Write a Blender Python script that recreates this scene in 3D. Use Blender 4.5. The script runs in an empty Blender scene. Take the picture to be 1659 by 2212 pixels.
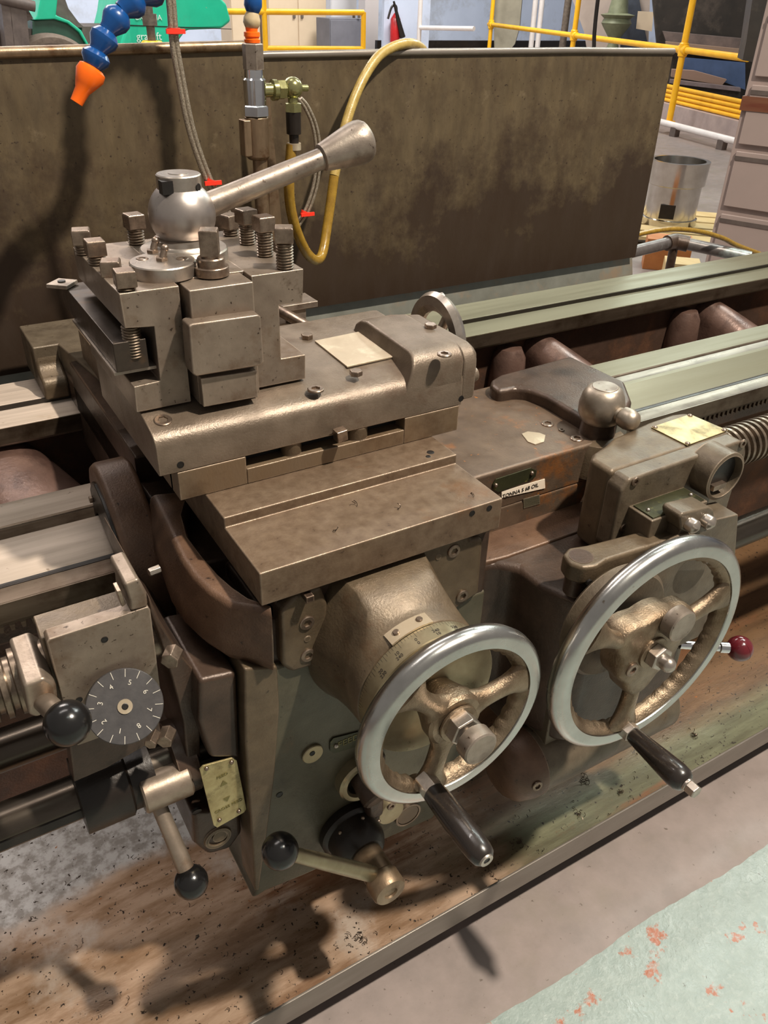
import bpy, bmesh, math, random
from mathutils import Vector, Matrix
random.seed(7)
PI = math.pi
C = bpy.context.scene.collection
# ---------------------------------------------------------------- camera model (world axes: X along the bed, Y away from the operator, Z up)
W, H, F = 1659.0, 2212.0, 1764.8
R3 = ((0.85890923, -0.51134802, 0.02825129), (-0.25488571, -0.47467459, -0.84244721), (0.44419389, 0.71638484, -0.53803769))
RC = Matrix(R3)
CAM = Vector((-0.3086, -0.7962, 0.6366))
def U(px, py, x=None, y=None, z=None):
    d = RC.transposed() @ Vector(((px - W / 2) / F, (py - H / 2) / F, 1.0))
    k, v = (0, x) if x is not None else (1, y) if y is not None else (2, z)
    return CAM + d * ((v - CAM[k]) / d[k])
def UD(px, py, depth):
    return CAM + RC.transposed() @ Vector(((px - W / 2) / F, (py - H / 2) / F, 1.0)) * depth
V = Vector
def lin(r, g, b):
    f = lambda c: ((c / 255) / 12.92 if c / 255 < .04045 else (((c / 255) + .055) / 1.055) ** 2.4)
    return (f(r), f(g), f(b), 1.0)

# ---------------------------------------------------------------- materials
MATS = {}
def mat(name, c1, c2=None, metallic=0.0, rough=.5, scale=30.0, bump=.0, bscale=None, stain=None, sscale=8.0, sth=(.52, .66), stain2=None, s2scale=18.0, s2th=(.6, .72), stretch=None, rvar=.12, coat=0.0, speck=None, spec=.5, edge=None, zdirt=None, aniso=0.0):
    m = bpy.data.materials.new(name); m.use_nodes = True
    nt = m.node_tree; N = nt.nodes; L = nt.links; b = N['Principled BSDF']
    b.inputs['Metallic'].default_value = metallic
    b.inputs['Coat Weight'].default_value = coat
    b.inputs['Specular IOR Level'].default_value = spec
    tc = N.new('ShaderNodeTexCoord'); mp = N.new('ShaderNodeMapping'); L.new(tc.outputs['Object'], mp.inputs[0])
    if stretch: mp.inputs['Scale'].default_value = stretch
    def noise(s, det=6, r=.62, src=mp):
        n = N.new('ShaderNodeTexNoise'); n.inputs['Scale'].default_value = s; n.inputs['Detail'].default_value = det; n.inputs['Roughness'].default_value = r
        L.new(src.outputs['Vector' if src is mp else 'Object'], n.inputs['Vector']); return n.outputs['Fac']
    def rmp(src, a, c):
        r = N.new('ShaderNodeMapRange'); r.inputs[1].default_value = a; r.inputs[2].default_value = c; L.new(src, r.inputs[0]); return r.outputs[0]
    def mix(fac, A, B):
        x = N.new('ShaderNodeMix'); x.data_type = 'RGBA'
        L.new(fac, x.inputs[0])
        for s, v in ((6, A), (7, B)):
            if isinstance(v, tuple): x.inputs[s].default_value = v
            else: L.new(v, x.inputs[s])
        return x.outputs[2]
    n1 = noise(scale)
    col = mix(rmp(n1, .32, .68), c1, c2 or c1)
    if stain: col = mix(rmp(noise(sscale, 7, .68, tc), *sth), col, stain)
    if stain2: col = mix(rmp(noise(s2scale, 8, .7, tc), *s2th), col, stain2)
    if speck: col = mix(rmp(noise(speck[1], 3, .6, tc), speck[2], speck[2] + .06), col, speck[0])
    if zdirt:
        ge = N.new('ShaderNodeNewGeometry'); sp = N.new('ShaderNodeSeparateXYZ'); L.new(ge.outputs['Position'], sp.inputs[0])
        ma = N.new('ShaderNodeMath'); ma.operation = 'MULTIPLY_ADD'; L.new(sp.outputs[zdirt[5] if len(zdirt) > 5 else 2], ma.inputs[0]); ma.inputs[1].default_value = -zdirt[1]; ma.inputs[2].default_value = zdirt[2]
        ad = N.new('ShaderNodeMath'); L.new(ma.outputs[0], ad.inputs[0]); L.new(noise(zdirt[3], 8, .68, tc), ad.inputs[1])
        col = mix(rmp(ad.outputs[0], .5, zdirt[4]), col, zdirt[0])
    if edge:
        bv = N.new('ShaderNodeBevel'); bv.samples = 3; bv.inputs[0].default_value = .0032
        ge = N.new('ShaderNodeNewGeometry'); dp = N.new('ShaderNodeVectorMath'); dp.operation = 'DOT_PRODUCT'; L.new(bv.outputs[0], dp.inputs[0]); L.new(ge.outputs['Normal'], dp.inputs[1])
        fm = N.new('ShaderNodeMapRange'); fm.inputs[1].default_value = .985; fm.inputs[2].default_value = .86; L.new(dp.outputs['Value'], fm.inputs[0])
        mu = N.new('ShaderNodeMath'); mu.operation = 'MULTIPLY'; L.new(fm.outputs[0], mu.inputs[0]); L.new(rmp(noise(22, 4, .6, tc), .35, .6), mu.inputs[1])
        col = mix(mu.outputs[0], col, edge)
    L.new(col, b.inputs['Base Color'])
    r = N.new('ShaderNodeMapRange'); r.inputs[1].default_value = .3; r.inputs[2].default_value = .7
    r.inputs[3].default_value = max(.03, rough - rvar); r.inputs[4].default_value = min(1, rough + rvar)
    L.new(noise(scale * .6), r.inputs[0]); L.new(r.outputs[0], b.inputs['Roughness'])
    if bump:
        bp = N.new('ShaderNodeBump'); bp.inputs['Strength'].default_value = bump; bp.inputs['Distance'].default_value = .002
        L.new(noise(bscale or scale * 6, 4), bp.inputs['Height']); L.new(bp.outputs[0], b.inputs['Normal'])
    if aniso:
        b.inputs['Anisotropic'].default_value = aniso; cv = N.new('ShaderNodeCombineXYZ'); cv.inputs[1].default_value = 1.0; L.new(cv.outputs[0], b.inputs['Tangent'])
    MATS[name] = m; return m
def emis(name, col, s):
    m = bpy.data.materials.new(name); m.use_nodes = True; b = m.node_tree.nodes['Principled BSDF']
    b.inputs['Base Color'].default_value = col; b.inputs['Emission Color'].default_value = col; b.inputs['Emission Strength'].default_value = s
    return m

M_cast = mat('grey_brown_cast_iron', lin(104, 89, 70), lin(80, 67, 52), .35, .42, 24, .3, 240, stain=lin(84, 58, 36), sscale=9, sth=(.58, .76), speck=(lin(54, 42, 32), 80, .68), edge=lin(176,156,136))
M_castd = mat('dark_oily_cast_iron', lin(82, 65, 54), lin(58, 45, 37), .3, .38, 16, .3, 220, stain=lin(42, 30, 22), sscale=7, sth=(.5, .7), edge=lin(140,118,100))
M_painted = mat('worn_grey_machine_paint', lin(106, 94, 78), lin(80, 69, 56), .28, .42, 22, .25, 240, stain=lin(100, 74, 48), sscale=7, sth=(.58, .76), stain2=lin(66, 54, 42), s2scale=20, speck=(lin(50, 40, 31), 90, .67), edge=lin(176,156,136))
M_apron = mat('greenish_grey_apron_paint', lin(88, 82, 66), lin(70, 66, 52), .2, .44, 16, .25, 240, stain=lin(112, 82, 54), sscale=5, sth=(.6, .78), stain2=lin(58, 50, 38), s2scale=12, s2th=(.55, .75), speck=(lin(48, 40, 30), 90, .68), edge=lin(176,156,136))
M_rusty = mat('rust_streaked_iron', lin(100, 82, 62), lin(122, 84, 48), .3, .45, 12, .2, 200, stretch=(1, 1, .35), stain=lin(70, 52, 36), sscale=14, sth=(.52, .7))
M_rusttop = mat('iron_with_orange_rust_bloom', lin(106, 88, 72), lin(84, 68, 55), .35, .42, 22, .25, 250, stain=lin(150, 92, 42), sscale=7.5, sth=(.54, .70), stain2=lin(70, 54, 42), s2scale=14, s2th=(.58, .74), speck=(lin(166, 104, 46), 90, .67), edge=lin(176,156,136))
M_steel = mat('worn_machined_steel', lin(156, 144, 132), lin(124, 112, 102), .7, .42, 30, .12, 300, stain=lin(98, 82, 70), sscale=12, sth=(.52, .72), speck=(lin(70, 56, 46), 120, .66), edge=lin(190,176,162))
M_post = mat('toolpost_steel', lin(142, 128, 114), lin(116, 102, 90), .55, .42, 18, .12, 320, stain=lin(100, 78, 58), sscale=11, sth=(.52, .72), stain2=lin(84, 68, 54), s2scale=30, s2th=(.6, .74), speck=(lin(60, 47, 38), 140, .65), edge=lin(206,188,170))
M_bolt = mat('bolt_steel', lin(158, 140, 124), lin(110, 94, 82), .85, .33, 60, .05, 300)
M_bright = mat('polished_steel', lin(192, 182, 172), lin(160, 150, 140), .9, .33, 24, .06, 240, rvar=.1, speck=(lin(110, 92, 76), 70, .67))
M_ring = mat('bright_turned_steel', lin(206, 202, 196), lin(186, 180, 172), 1, .18, 10, rvar=.06)
M_rim = mat('polished_chrome_rim', lin(196, 194, 190), lin(172, 170, 166), 1.0, .25, 14, .03, 260, rvar=.08, speck=(lin(140, 128, 116), 60, .70))
M_alcast = mat('brown_sand_cast_alloy', lin(156, 138, 116), lin(120, 103, 84), .85, .40, 30, .6, 300, stain=lin(98, 78, 58), sscale=14, sth=(.48, .7))
M_way = mat('ground_steel_way', lin(196, 180, 166), lin(164, 150, 136), .55, .48, 40, .12, 120, stretch=(.05, 1, 1), stain=lin(150, 128, 98), sscale=5, sth=(.58, .74), speck=(lin(110, 92, 76), 60, .69), aniso=.8, zdirt=(lin(122, 118, 98), -.55, -.16, 3.0, .66, 0))
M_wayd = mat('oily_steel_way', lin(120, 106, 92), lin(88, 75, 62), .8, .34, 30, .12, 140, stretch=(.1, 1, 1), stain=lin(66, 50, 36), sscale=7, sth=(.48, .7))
M_bed = mat('oily_bed_casting', lin(86, 66, 56), lin(60, 46, 38), .25, .33, 10, .35, 160, stain=lin(120, 84, 64), sscale=5, sth=(.5, .72))
M_dark = mat('black_oily_iron', lin(38, 31, 26), lin(26, 21, 18), .2, .4, 14, .2, 200)
M_hole = mat('dark_recess', lin(24, 19, 16), lin(16, 13, 11), .1, .5, 40)
M_chipb = mat('brown_oily_casting', lin(110, 84, 66), lin(84, 62, 48), .2, .40, 20, .35, 300, stain=lin(62, 44, 32), sscale=7, sth=(.52, .72), speck=(lin(50, 36, 27), 80, .67), edge=lin(176,156,136))
M_brass = mat('tarnished_brass_plate', lin(186, 172, 128), lin(150, 134, 92), .6, .4, 30, .1, 200, stain=lin(110, 96, 64), sscale=26, sth=(.52, .68))
M_plate = mat('dark_green_label_plate', lin(66, 66, 44), lin(46, 46, 32), .4, .4, 24, .1, 200, stain=lin(130, 124, 62), sscale=60, sth=(.6, .72))
M_letter = mat('worn_brass_lettering', lin(120, 112, 66), lin(100, 92, 52), .3, .5, 50)
M_alum = mat('pale_alloy_plate', lin(196, 180, 156), lin(182, 164, 140), .6, .36, 20, .05, 200, stain=lin(206, 196, 172), sscale=20)
M_dial = mat('satin_graduated_collar', lin(168, 156, 128), lin(148, 134, 108), .8, .34, 30, .03, 200)
M_ink = mat('engraved_black', lin(40, 34, 28), None, 0, .6)
M_white = mat('engraved_white', lin(190, 184, 172), None, 0, .6)
M_dialface = mat('dark_grey_dial_face', lin(74, 71, 71), lin(62, 60, 61), .2, .5, 60, .06, 300)
M_bplastic = mat('black_phenolic', lin(24, 23, 23), lin(17, 16, 16), 0, .22, 20, .03, 200, rvar=.08)
M_grip = mat('dark_brown_grip_plastic', lin(40, 33, 29), lin(30, 25, 22), 0, .28, 20, .03, 200, coat=.2)
M_red = mat('maroon_phenolic_ball', lin(92, 22, 30), lin(74, 14, 24), 0, .2, 20, coat=.4)
M_blue = mat('blue_hose_plastic', lin(12, 72, 136), lin(8, 62, 122), 0, .3, 10, .02, coat=.2)
M_orange = mat('orange_nozzle_plastic', lin(252, 112, 20), lin(244, 98, 10), 0, .35, 10)
M_tie = mat('red_cable_tie', lin(236, 54, 34), None, 0, .4)
M_hose = mat('yellow_braided_pvc', lin(176, 152, 88), lin(150, 124, 62), 0, .3, 60, .3, 300, coat=.2)
M_hose2 = mat('ochre_oily_pvc', lin(150, 118, 40), lin(126, 96, 34), 0, .25, 60, .2, 300, coat=.3)
M_braid = mat('braided_steel_conduit', lin(196, 184, 166), lin(120, 108, 92), .7, .35, 420, .4, 500)
M_pipe = mat('bronze_brown_pipe', lin(150, 128, 104), lin(112, 94, 74), .7, .38, 30, .2, 200, stretch=(1, 1, .3), stain=lin(96, 70, 48), sscale=20)
M_chrome = mat('bright_chrome', lin(226, 226, 228), lin(206, 206, 210), 1, .13, 10, rvar=.04)
M_zinc = mat('green_passivated_brass', lin(170, 166, 118), lin(142, 140, 96), .85, .25, 30)
M_guard = mat('oil_stained_sheet_steel', lin(100, 86, 64), lin(80, 68, 51), .2, .46, 26, .2, 150, stretch=(1, 1, .35), stain=lin(70, 56, 42), sscale=6, sth=(.5, .7), stain2=lin(118, 104, 82), s2scale=16, s2th=(.6, .76), speck=(lin(56, 44, 34), 110, .64), zdirt=(lin(58, 45, 35), .62, .165, 2.6, .62))
M_skirt = mat('grey_sheet_steel', lin(116, 116, 108), lin(100, 100, 92), .2, .5, 14, .06, 200, stain=lin(126, 110, 92), sscale=6)
M_tray = None
M_lip = mat('scuffed_grey_lip', lin(140, 132, 124), lin(122, 114, 106), .5, .36, 20, .05, 200, stretch=(.2, 1, 1))
M_oilcopper = mat('brown_worn_steel_rod', lin(160, 145, 130), lin(128, 114, 100), .7, .40, 20, .1, 200, stain=lin(116, 92, 72), sscale=12)
M_label = mat('cream_paper_label', lin(240, 226, 208), lin(228, 208, 186), 0, .5, 30)
M_thread = mat('oily_steel_thread', lin(150, 134, 118), lin(92, 80, 68), .85, .33, 40, .05)
M_shaft = mat('dark_oiled_shaft', lin(92, 84, 76), lin(66, 58, 50), .9, .26, 30, .06, 140, stretch=(.1, 1, 1))
M_swarf = mat('dark_swarf', lin(52, 42, 36), lin(96, 80, 66), .7, .35, 200)
# ---------------------------------------------------------------- mesh building
class MB:
    def __init__(s): s.bm = bmesh.new()
    def face(s, vs): 
        return s.bm.faces.new(vs)
    def box(s, x0, x1, y0, y1, z0, z1):
        v = [s.bm.verts.new((x, y, z)) for x in (x0, x1) for y in (y0, y1) for z in (z0, z1)]
        for q in ((0, 1, 3, 2), (4, 6, 7, 5), (0, 4, 5, 1), (2, 3, 7, 6), (0, 2, 6, 4), (1, 5, 7, 3)): s.face([v[i] for i in q])
        return s
    def prism(s, pts, d, flat=None):
        """closed outline pts (3-D) pushed along vector d"""
        d = V(d); a = [s.bm.verts.new(p) for p in pts]; b = [s.bm.verts.new(V(p) + d) for p in pts]; n = len(a)
        s.face(a[::-1]); s.face(b)
        for i in range(n): s.face((a[i], a[(i + 1) % n], b[(i + 1) % n], b[i]))
        return s
    def loft(s, rings, caps=True, closed=True):
        rv = [[s.bm.verts.new(p) for p in r] for r in rings]; n = len(rv[0])
        for r0, r1 in zip(rv, rv[1:]):
            for i in range(n if closed else n - 1): s.face((r0[i], r0[(i + 1) % n], r1[(i + 1) % n], r1[i]))
        if caps and closed: s.face(rv[0][::-1]); s.face(rv[-1])
        return s
    def lathe(s, o, ax, prof, seg=32, mod=None, caps=True):
        """prof: list of (t along axis, radius)"""
        o = V(o); ax = V(ax).normalized(); u = ax.orthogonal().normalized() if abs(ax.z) < .9 else V((1, 0, 0)); u = (u - ax * u.dot(ax)).normalized(); w = ax.cross(u)
        rings = []
        for t, r in prof:
            rings.append([o + ax * t + (u * math.cos(2 * PI * i / seg) + w * math.sin(2 * PI * i / seg)) * max(r if not mod else mod(t, r, 2 * PI * i / seg), 1e-5) for i in range(seg)])
        return s.loft(rings, caps)
    def cyl(s, p0, p1, r, seg=24, r1=None, ch=0.0):
        p0 = V(p0); p1 = V(p1); l = (p1 - p0).length; r1 = r if r1 is None else r1
        pr = [(0, r), (l, r1)] if not ch else [(0, r - ch), (ch, r), (l - ch, r1), (l, r1 - ch)]
        return s.lathe(p0, p1 - p0, pr, seg)
    def ring(s, o, ax, prof, seg=48, mod=None):
        """closed profile loop [(t, r)] swept round the axis"""
        o = V(o); ax = V(ax).normalized(); u = V((1, 0, 0)) if abs(ax.x) < .9 else V((0, 0, 1)); u = (u - ax * u.dot(ax)).normalized(); w = ax.cross(u)
        rv = []
        for i in range(seg):
            a = 2 * PI * i / seg; dr = u * math.cos(a) + w * math.sin(a)
            rv.append([s.bm.verts.new(o + ax * t + dr * (r if not mod else mod(t, r, a))) for t, r in prof])
        n = len(prof)
        for i in range(seg):
            A = rv[i]; B = rv[(i + 1) % seg]
            for j in range(n): s.face((A[j], A[(j + 1) % n], B[(j + 1) % n], B[j]))
        return s
    def sph(s, c, r, seg=28, sc=(1, 1, 1)):
        c = V(c); n = seg // 2
        pr = [(-r * math.cos(PI * i / n), r * math.sin(PI * i / n)) for i in range(n + 1)]
        rings = [[c + V((q * math.cos(2 * PI * k / seg) * sc[0], q * math.sin(2 * PI * k / seg) * sc[1], t * sc[2])) if q > 1e-6 else c + V((1e-5 * math.cos(2 * PI * k / seg), 1e-5 * math.sin(2 * PI * k / seg), t * sc[2])) for k in range(seg)] for t, q in pr]
        return s.loft(rings)
    def tube(s, pts, r, seg=12, rad=None, sub=1, flat=None):
        pts = [V(p) for p in pts]
        if sub > 1 and len(pts) > 2:
            out = []; rr = []
            for i in range(len(pts) - 1):
                p0 = pts[max(i - 1, 0)]; p1 = pts[i]; p2 = pts[i + 1]; p3 = pts[min(i + 2, len(pts) - 1)]
                for k in range(sub):
                    t = k / sub; out.append(.5 * ((2 * p1) + (p2 - p0) * t + (2 * p0 - 5 * p1 + 4 * p2 - p3) * t * t + (3 * p1 - p0 - 3 * p2 + p3) * t ** 3))
                    if rad: rr.append(rad[i] * (1 - t) + rad[i + 1] * t)
            out.append(pts[-1])
            if rad: rr.append(rad[-1]); rad = rr
            pts = out
        rings = []; pu = None
        for i, p in enumerate(pts):
            d = (pts[min(i + 1, len(pts) - 1)] - pts[max(i - 1, 0)]).normalized()
            u = (pu - d * pu.dot(d)) if pu else d.orthogonal()
            u.normalize(); pu = u; w = d.cross(u); q = rad[i] if rad else r
            rings.append([p + (u * math.cos(2 * PI * k / seg) + w * math.sin(2 * PI * k / seg)) * q for k in range(seg)])
        return s.loft(rings)
    def ngon(s, o, ax, r, t0, t1, n=6, rot=0.0, cham=.0):
        """hexagon or square bar along an axis, r = corner radius"""
        o = V(o); ax = V(ax).normalized(); u = V((1, 0, 0)) if abs(ax.x) < .9 else V((0, 0, 1)); u = (u - ax * u.dot(ax)).normalized(); w = ax.cross(u)
        rg = lambda t, q: [o + ax * t + (u * math.cos(rot + 2 * PI * i / n) + w * math.sin(rot + 2 * PI * i / n)) * q for i in range(n)]
        rs = [rg(t0, r), rg(t1 - cham, r)] + ([rg(t1, r * .9)] if cham else [])
        if not cham: rs = [rg(t0, r), rg(t1, r)]
        return s.loft(rs)
def lnk(name, me, parent=None):
    o = bpy.data.objects.new(name, me); C.objects.link(o)
    if parent is not None: setpar(o, parent)
    return o
def worldloc(o):
    p = o.location.copy()
    q = o.parent
    while q is not None: p = p + q.location + V((0, 0, 0)); q = q.parent
    return p
def setpar(o, parent):
    """all holders are unrotated: keep the child's world place by an offset location"""
    wl = o.location.copy(); o.parent = parent; o.location = wl - worldloc(parent)
def mk(name, mb, m, parent=None, bev=0.0, seg=2, ang=38, kind=None, label=None, cat=None, group=None, recalc=True, keep=False):
    bm = mb.bm
    if recalc: bmesh.ops.recalc_face_normals(bm, faces=bm.faces)
    lo = V((min(v.co.x for v in bm.verts), min(v.co.y for v in bm.verts), min(v.co.z for v in bm.verts)))
    hi = V((max(v.co.x for v in bm.verts), max(v.co.y for v in bm.verts), max(v.co.z for v in bm.verts)))
    c = (lo + hi) / 2; c.z = lo.z
    if keep: c = V((0, 0, 0))
    bmesh.ops.translate(bm, verts=bm.verts, vec=-c)
    me = bpy.data.meshes.new(name); bm.to_mesh(me); bm.free()
    for p in me.polygons: p.use_smooth = True
    me.set_sharp_from_angle(angle=math.radians(ang))
    me.materials.append(m)
    o = bpy.data.objects.new(name, me); C.objects.link(o); o.location = c
    if parent is not None: setpar(o, parent)
    if bev:
        b = o.modifiers.new('bevel', 'BEVEL'); b.width = bev; b.segments = seg; b.limit_method = 'ANGLE'; b.angle_limit = math.radians(28); b.harden_normals = True
    tag(o, label, cat, group, kind)
    return o
def tag(o, label=None, cat=None, group=None, kind=None):
    for k, v in (('label', label), ('category', cat), ('group', group), ('kind', kind)):
        if v: o[k] = v
    return o
def thing(name, loc, label, cat, group=None):
    o = bpy.data.objects.new(name, None); C.objects.link(o); o.location = loc; o.empty_display_size = .05
    return tag(o, label, cat, group)
def copy_tree(src, loc, label=None):
    r = src.copy(); C.objects.link(r); r.location = loc
    if label: r['label'] = label
    for ch in [c for c in bpy.data.objects if c.parent is src]:
        c = ch.copy(); C.objects.link(c); c.parent = r
        for g in [q for q in bpy.data.objects if q.parent is ch]:
            d = g.copy(); C.objects.link(d); d.parent = c
    return r
def text_mesh(name, s, size, m, origin, xdir, updir, parent, depth=.0004, align='CENTER', kind=None):
    cu = bpy.data.curves.new('lettering', 'FONT'); cu.body = s; cu.size = size; cu.extrude = depth; cu.align_x = align; cu.align_y = 'CENTER'; cu.resolution_u = 3
    o = bpy.data.objects.new('tmp', cu); C.objects.link(o)
    dg = bpy.context.evaluated_depsgraph_get(); me = bpy.data.meshes.new_from_object(o.evaluated_get(dg))
    bpy.data.objects.remove(o); bpy.data.curves.remove(cu)
    X = V(xdir).normalized(); Z = X.cross(V(updir)).normalized(); Y = Z.cross(X)
    me.transform(Matrix((X, Y, Z)).transposed().to_4x4())
    me.materials.clear(); me.materials.append(m)
    t = bpy.data.objects.new(name, me); C.objects.link(t); t.location = V(origin); setpar(t, parent); return t
# socket cap screws: one mesh each size, shared by every copy
SCREWS = {}
def sock(parent, p, ax, r=.008, name='socket_screw'):
    """a sunk socket-head screw: chamfered ring with a hexagon hole"""
    key = (name, round(r, 4), tuple(round(q, 2) for q in V(ax).normalized()))
    if key not in SCREWS:
        mb = MB(); a = V(ax).normalized(); u = V((1, 0, 0)) if abs(a.x) < .9 else V((0, 0, 1)); u = (u - a * u.dot(a)).normalized(); w = a.cross(u)
        def rg(t, q, n=24, hexa=False):
            o = []
            for i in range(n):
                t2 = 2 * PI * i / n; k = q
                if hexa: k = q * math.cos(PI / 6) / math.cos((t2 % (PI / 3)) - PI / 6)
                o.append(a * t + (u * math.cos(t2) + w * math.sin(t2)) * k)
            return o
        mb.loft([rg(-.001, r), rg(.0012, r), rg(.0022, r * .9), rg(.0022, r * .58, hexa=True), rg(-.0008, r * .55, hexa=True)], caps=True)
        o = mk(name, mb, M_bolt, keep=True)
        SCREWS[key] = o.data; bpy.data.objects.remove(o)
    me = SCREWS[key]
    o = bpy.data.objects.new(name, me); C.objects.link(o); o.location = V(p) + V(ax).normalized() * .0004; setpar(o, parent); 
    return o
def hole(parent, p, ax, r=.005, name='drilled_hole'):
    mb = MB(); a = V(ax).normalized(); p = V(p)
    mb.ring(p, a, [(-.004, r * .8), (.0006, r * .8), (.0003, r), (-.004, r)], 20)
    mb.cyl(p - a * .004, p + a * .0002, r * .8, 20)
    return mk(name, mb, M_hole, parent)
def hexbolt(parent, p, ax, r=.011, h=.008, rot=.3, m=None, name='hex_bolt', n=6):
    mb = MB(); mb.ngon(p, ax, r, 0, h, n, rot, h * .18)
    return mk(name, mb, m or M_bolt, parent, bev=.0006, seg=1)

def tray_material():
    m = bpy.data.materials.new('oily_rusty_tray_steel'); m.use_nodes = True; nt = m.node_tree; N = nt.nodes; L = nt.links; b = N['Principled BSDF']
    ge = N.new('ShaderNodeNewGeometry'); sp = N.new('ShaderNodeSeparateXYZ'); L.new(ge.outputs['Position'], sp.inputs[0])
    def noise(s, st=(1, 1, 1), det=7, r=.65):
        mp = N.new('ShaderNodeMapping'); mp.inputs['Scale'].default_value = st; L.new(ge.outputs['Position'], mp.inputs[0])
        n = N.new('ShaderNodeTexNoise'); n.inputs['Scale'].default_value = s; n.inputs['Detail'].default_value = det; n.inputs['Roughness'].default_value = r; L.new(mp.outputs[0], n.inputs[0]); return n.outputs['Fac']
    def rmp(src, a, c):
        r = N.new('ShaderNodeMapRange'); r.interpolation_type = 'SMOOTHSTEP'; r.inputs[1].default_value = a; r.inputs[2].default_value = c; L.new(src, r.inputs[0]); return r.outputs[0]
    def comb(a, ka, c, kc, off=0.0):
        x = N.new('ShaderNodeMath'); x.operation = 'MULTIPLY_ADD'; L.new(a, x.inputs[0]); x.inputs[1].default_value = ka; x.inputs[2].default_value = off
        y = N.new('ShaderNodeMath'); y.operation = 'MULTIPLY_ADD'; L.new(c, y.inputs[0]); y.inputs[1].default_value = kc; L.new(x.outputs[0], y.inputs[2]); return y.outputs[0]
    def mix(fac, A, B):
        x = N.new('ShaderNodeMix'); x.data_type = 'RGBA'; L.new(fac, x.inputs[0])
        for s, v in ((6, A), (7, B)):
            if isinstance(v, tuple): x.inputs[s].default_value = v
            else: L.new(v, x.inputs[s])
        return x.outputs[2]
    grey = mix(rmp(noise(40), .4, .62), lin(168, 164, 160), lin(128, 122, 116))
    brown = mix(rmp(noise(26, (.25, 1, 1)), .36, .64), lin(166, 140, 118), lin(128, 100, 76))
    brown = mix(rmp(noise(5), .52, .68), brown, lin(170, 154, 140))
    green = mix(rmp(noise(16, (.12, 1, 1)), .42, .62), lin(110, 108, 84), lin(84, 80, 60))
    # clean grey metal further back, rust-brown near the lip, green paint film to the right
    c = mix(rmp(comb(sp.outputs[1], 1.0, noise(3.5), .14), .385, .43), brown, grey)
    gm = rmp(comb(sp.outputs[0], .55, noise(3.0, (.3, 1, 1)), .5), .40, .54)
    olive = mix(rmp(noise(11, (.2, 1, 1)), .4, .64), lin(112, 84, 58), lin(84, 62, 42))
    green = mix(rmp(comb(sp.outputs[1], 1.0, noise(4, (.3, 1, 1)), .12), .06, .14), green, olive)
    c = mix(gm, c, green)
    st = rmp(comb(noise(7, (.10, 1, 1)), 1.0, noise(30), .12), .60, .68)
    sy = N.new('ShaderNodeMath'); sy.operation = 'MULTIPLY'; L.new(st, sy.inputs[0]); L.new(rmp(sp.outputs[1], .34, .26), sy.inputs[1])
    c = mix(sy.outputs[0], c, lin(112, 78, 54))
    c = mix(rmp(noise(95, det=3), .63, .68), c, lin(44, 34, 26))
    c = mix(rmp(noise(48, det=4), .70, .74), c, lin(140, 84, 40))
    L.new(c, b.inputs['Base Color']); b.inputs['Metallic'].default_value = .3
    r = N.new('ShaderNodeMapRange'); r.inputs[1].default_value = .3; r.inputs[2].default_value = .7; r.inputs[3].default_value = .3; r.inputs[4].default_value = .55; L.new(noise(9), r.inputs[0]); L.new(r.outputs[0], b.inputs['Roughness'])
    bp = N.new('ShaderNodeBump'); bp.inputs['Strength'].default_value = .25; bp.inputs['Distance'].default_value = .002; L.new(noise(130, (.35, 1, 1), 4), bp.inputs['Height']); L.new(bp.outputs[0], b.inputs['Normal'])
    return m
M_tray = tray_material()
WORLD, KEY, COOL, WARM, HALL, EXPO = .27, 460, 120, 220, 900, 0.0
# ================================================================ LATHE BED
XL, XR = -.75, 3.2
bed = thing('lathe_bed', (.5, .7, -.75), 'long oily lathe bed with ground steel ways running under the carriage', 'lathe bed')
def railprof(name, prof, m, x0=XL, x1=XR, bev=.0015):
    mb = MB(); mb.prism([V((x0, y, z)) for y, z in prof], (x1 - x0, 0, 0)); return mk(name, mb, m, bed, bev=bev, ang=10)
railprof('front_way', [(.329, -.17), (.329, -.195), (.345, -.21), (.60, -.21), (.60, -.152), (.588, -.15), (.520, -.15), (.515, -.154), (.478, -.154), (.462, -.140), (.448, -.140), (.378, -.168), (.372, -.17)], M_way)
railprof('rear_way', [(.93, -.162), (.93, -.2), (.95, -.215), (1.13, -.215), (1.135, -.15), (1.02, -.15), (1.018, -.162)], M_way)
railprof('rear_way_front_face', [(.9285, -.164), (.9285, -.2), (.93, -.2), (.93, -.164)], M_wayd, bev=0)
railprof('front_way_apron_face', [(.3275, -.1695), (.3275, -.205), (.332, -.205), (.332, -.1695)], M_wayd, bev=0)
railprof('oily_land', [(.331, -.1702), (.331, -.1692), (.370, -.1692), (.370, -.1702)], M_wayd, bev=0)
railprof('vee_root_groove', [(.3695, -.1712), (.3695, -.1685), (.3755, -.1685), (.3785, -.1672), (.3785, -.1712)], M_dark, bev=0)
railprof('vee_back_relief', [(.464, -.142), (.4795, -.1528), (.514, -.1532), (.5155, -.1512), (.519, -.1492), (.519, -.156), (.470, -.156)], M_wayd, bev=0)
railprof('rear_riser_face', [(1.0165, -.163), (1.0165, -.1515), (1.0195, -.1515), (1.0195, -.163)], M_dark, bev=0)
railprof('front_wall', [(.36, -.209), (.36, -.27), (.52, -.42), (.525, -.92), (.60, -.92), (.60, -.209)], M_bed, bev=.004)
railprof('rear_wall', [(.98, -.215), (.98, -.92), (1.12, -.92), (1.12, -.215)], M_bed, bev=.004)
mb = MB(); mb.prism([V((XL, y, z)) for y, z in ((.56, -.66), (.56, -.72), (.98, -.72), (.98, -.42))], (XR - XL, 0, 0)); mk('chip_chute', mb, M_bed, bed)
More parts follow.
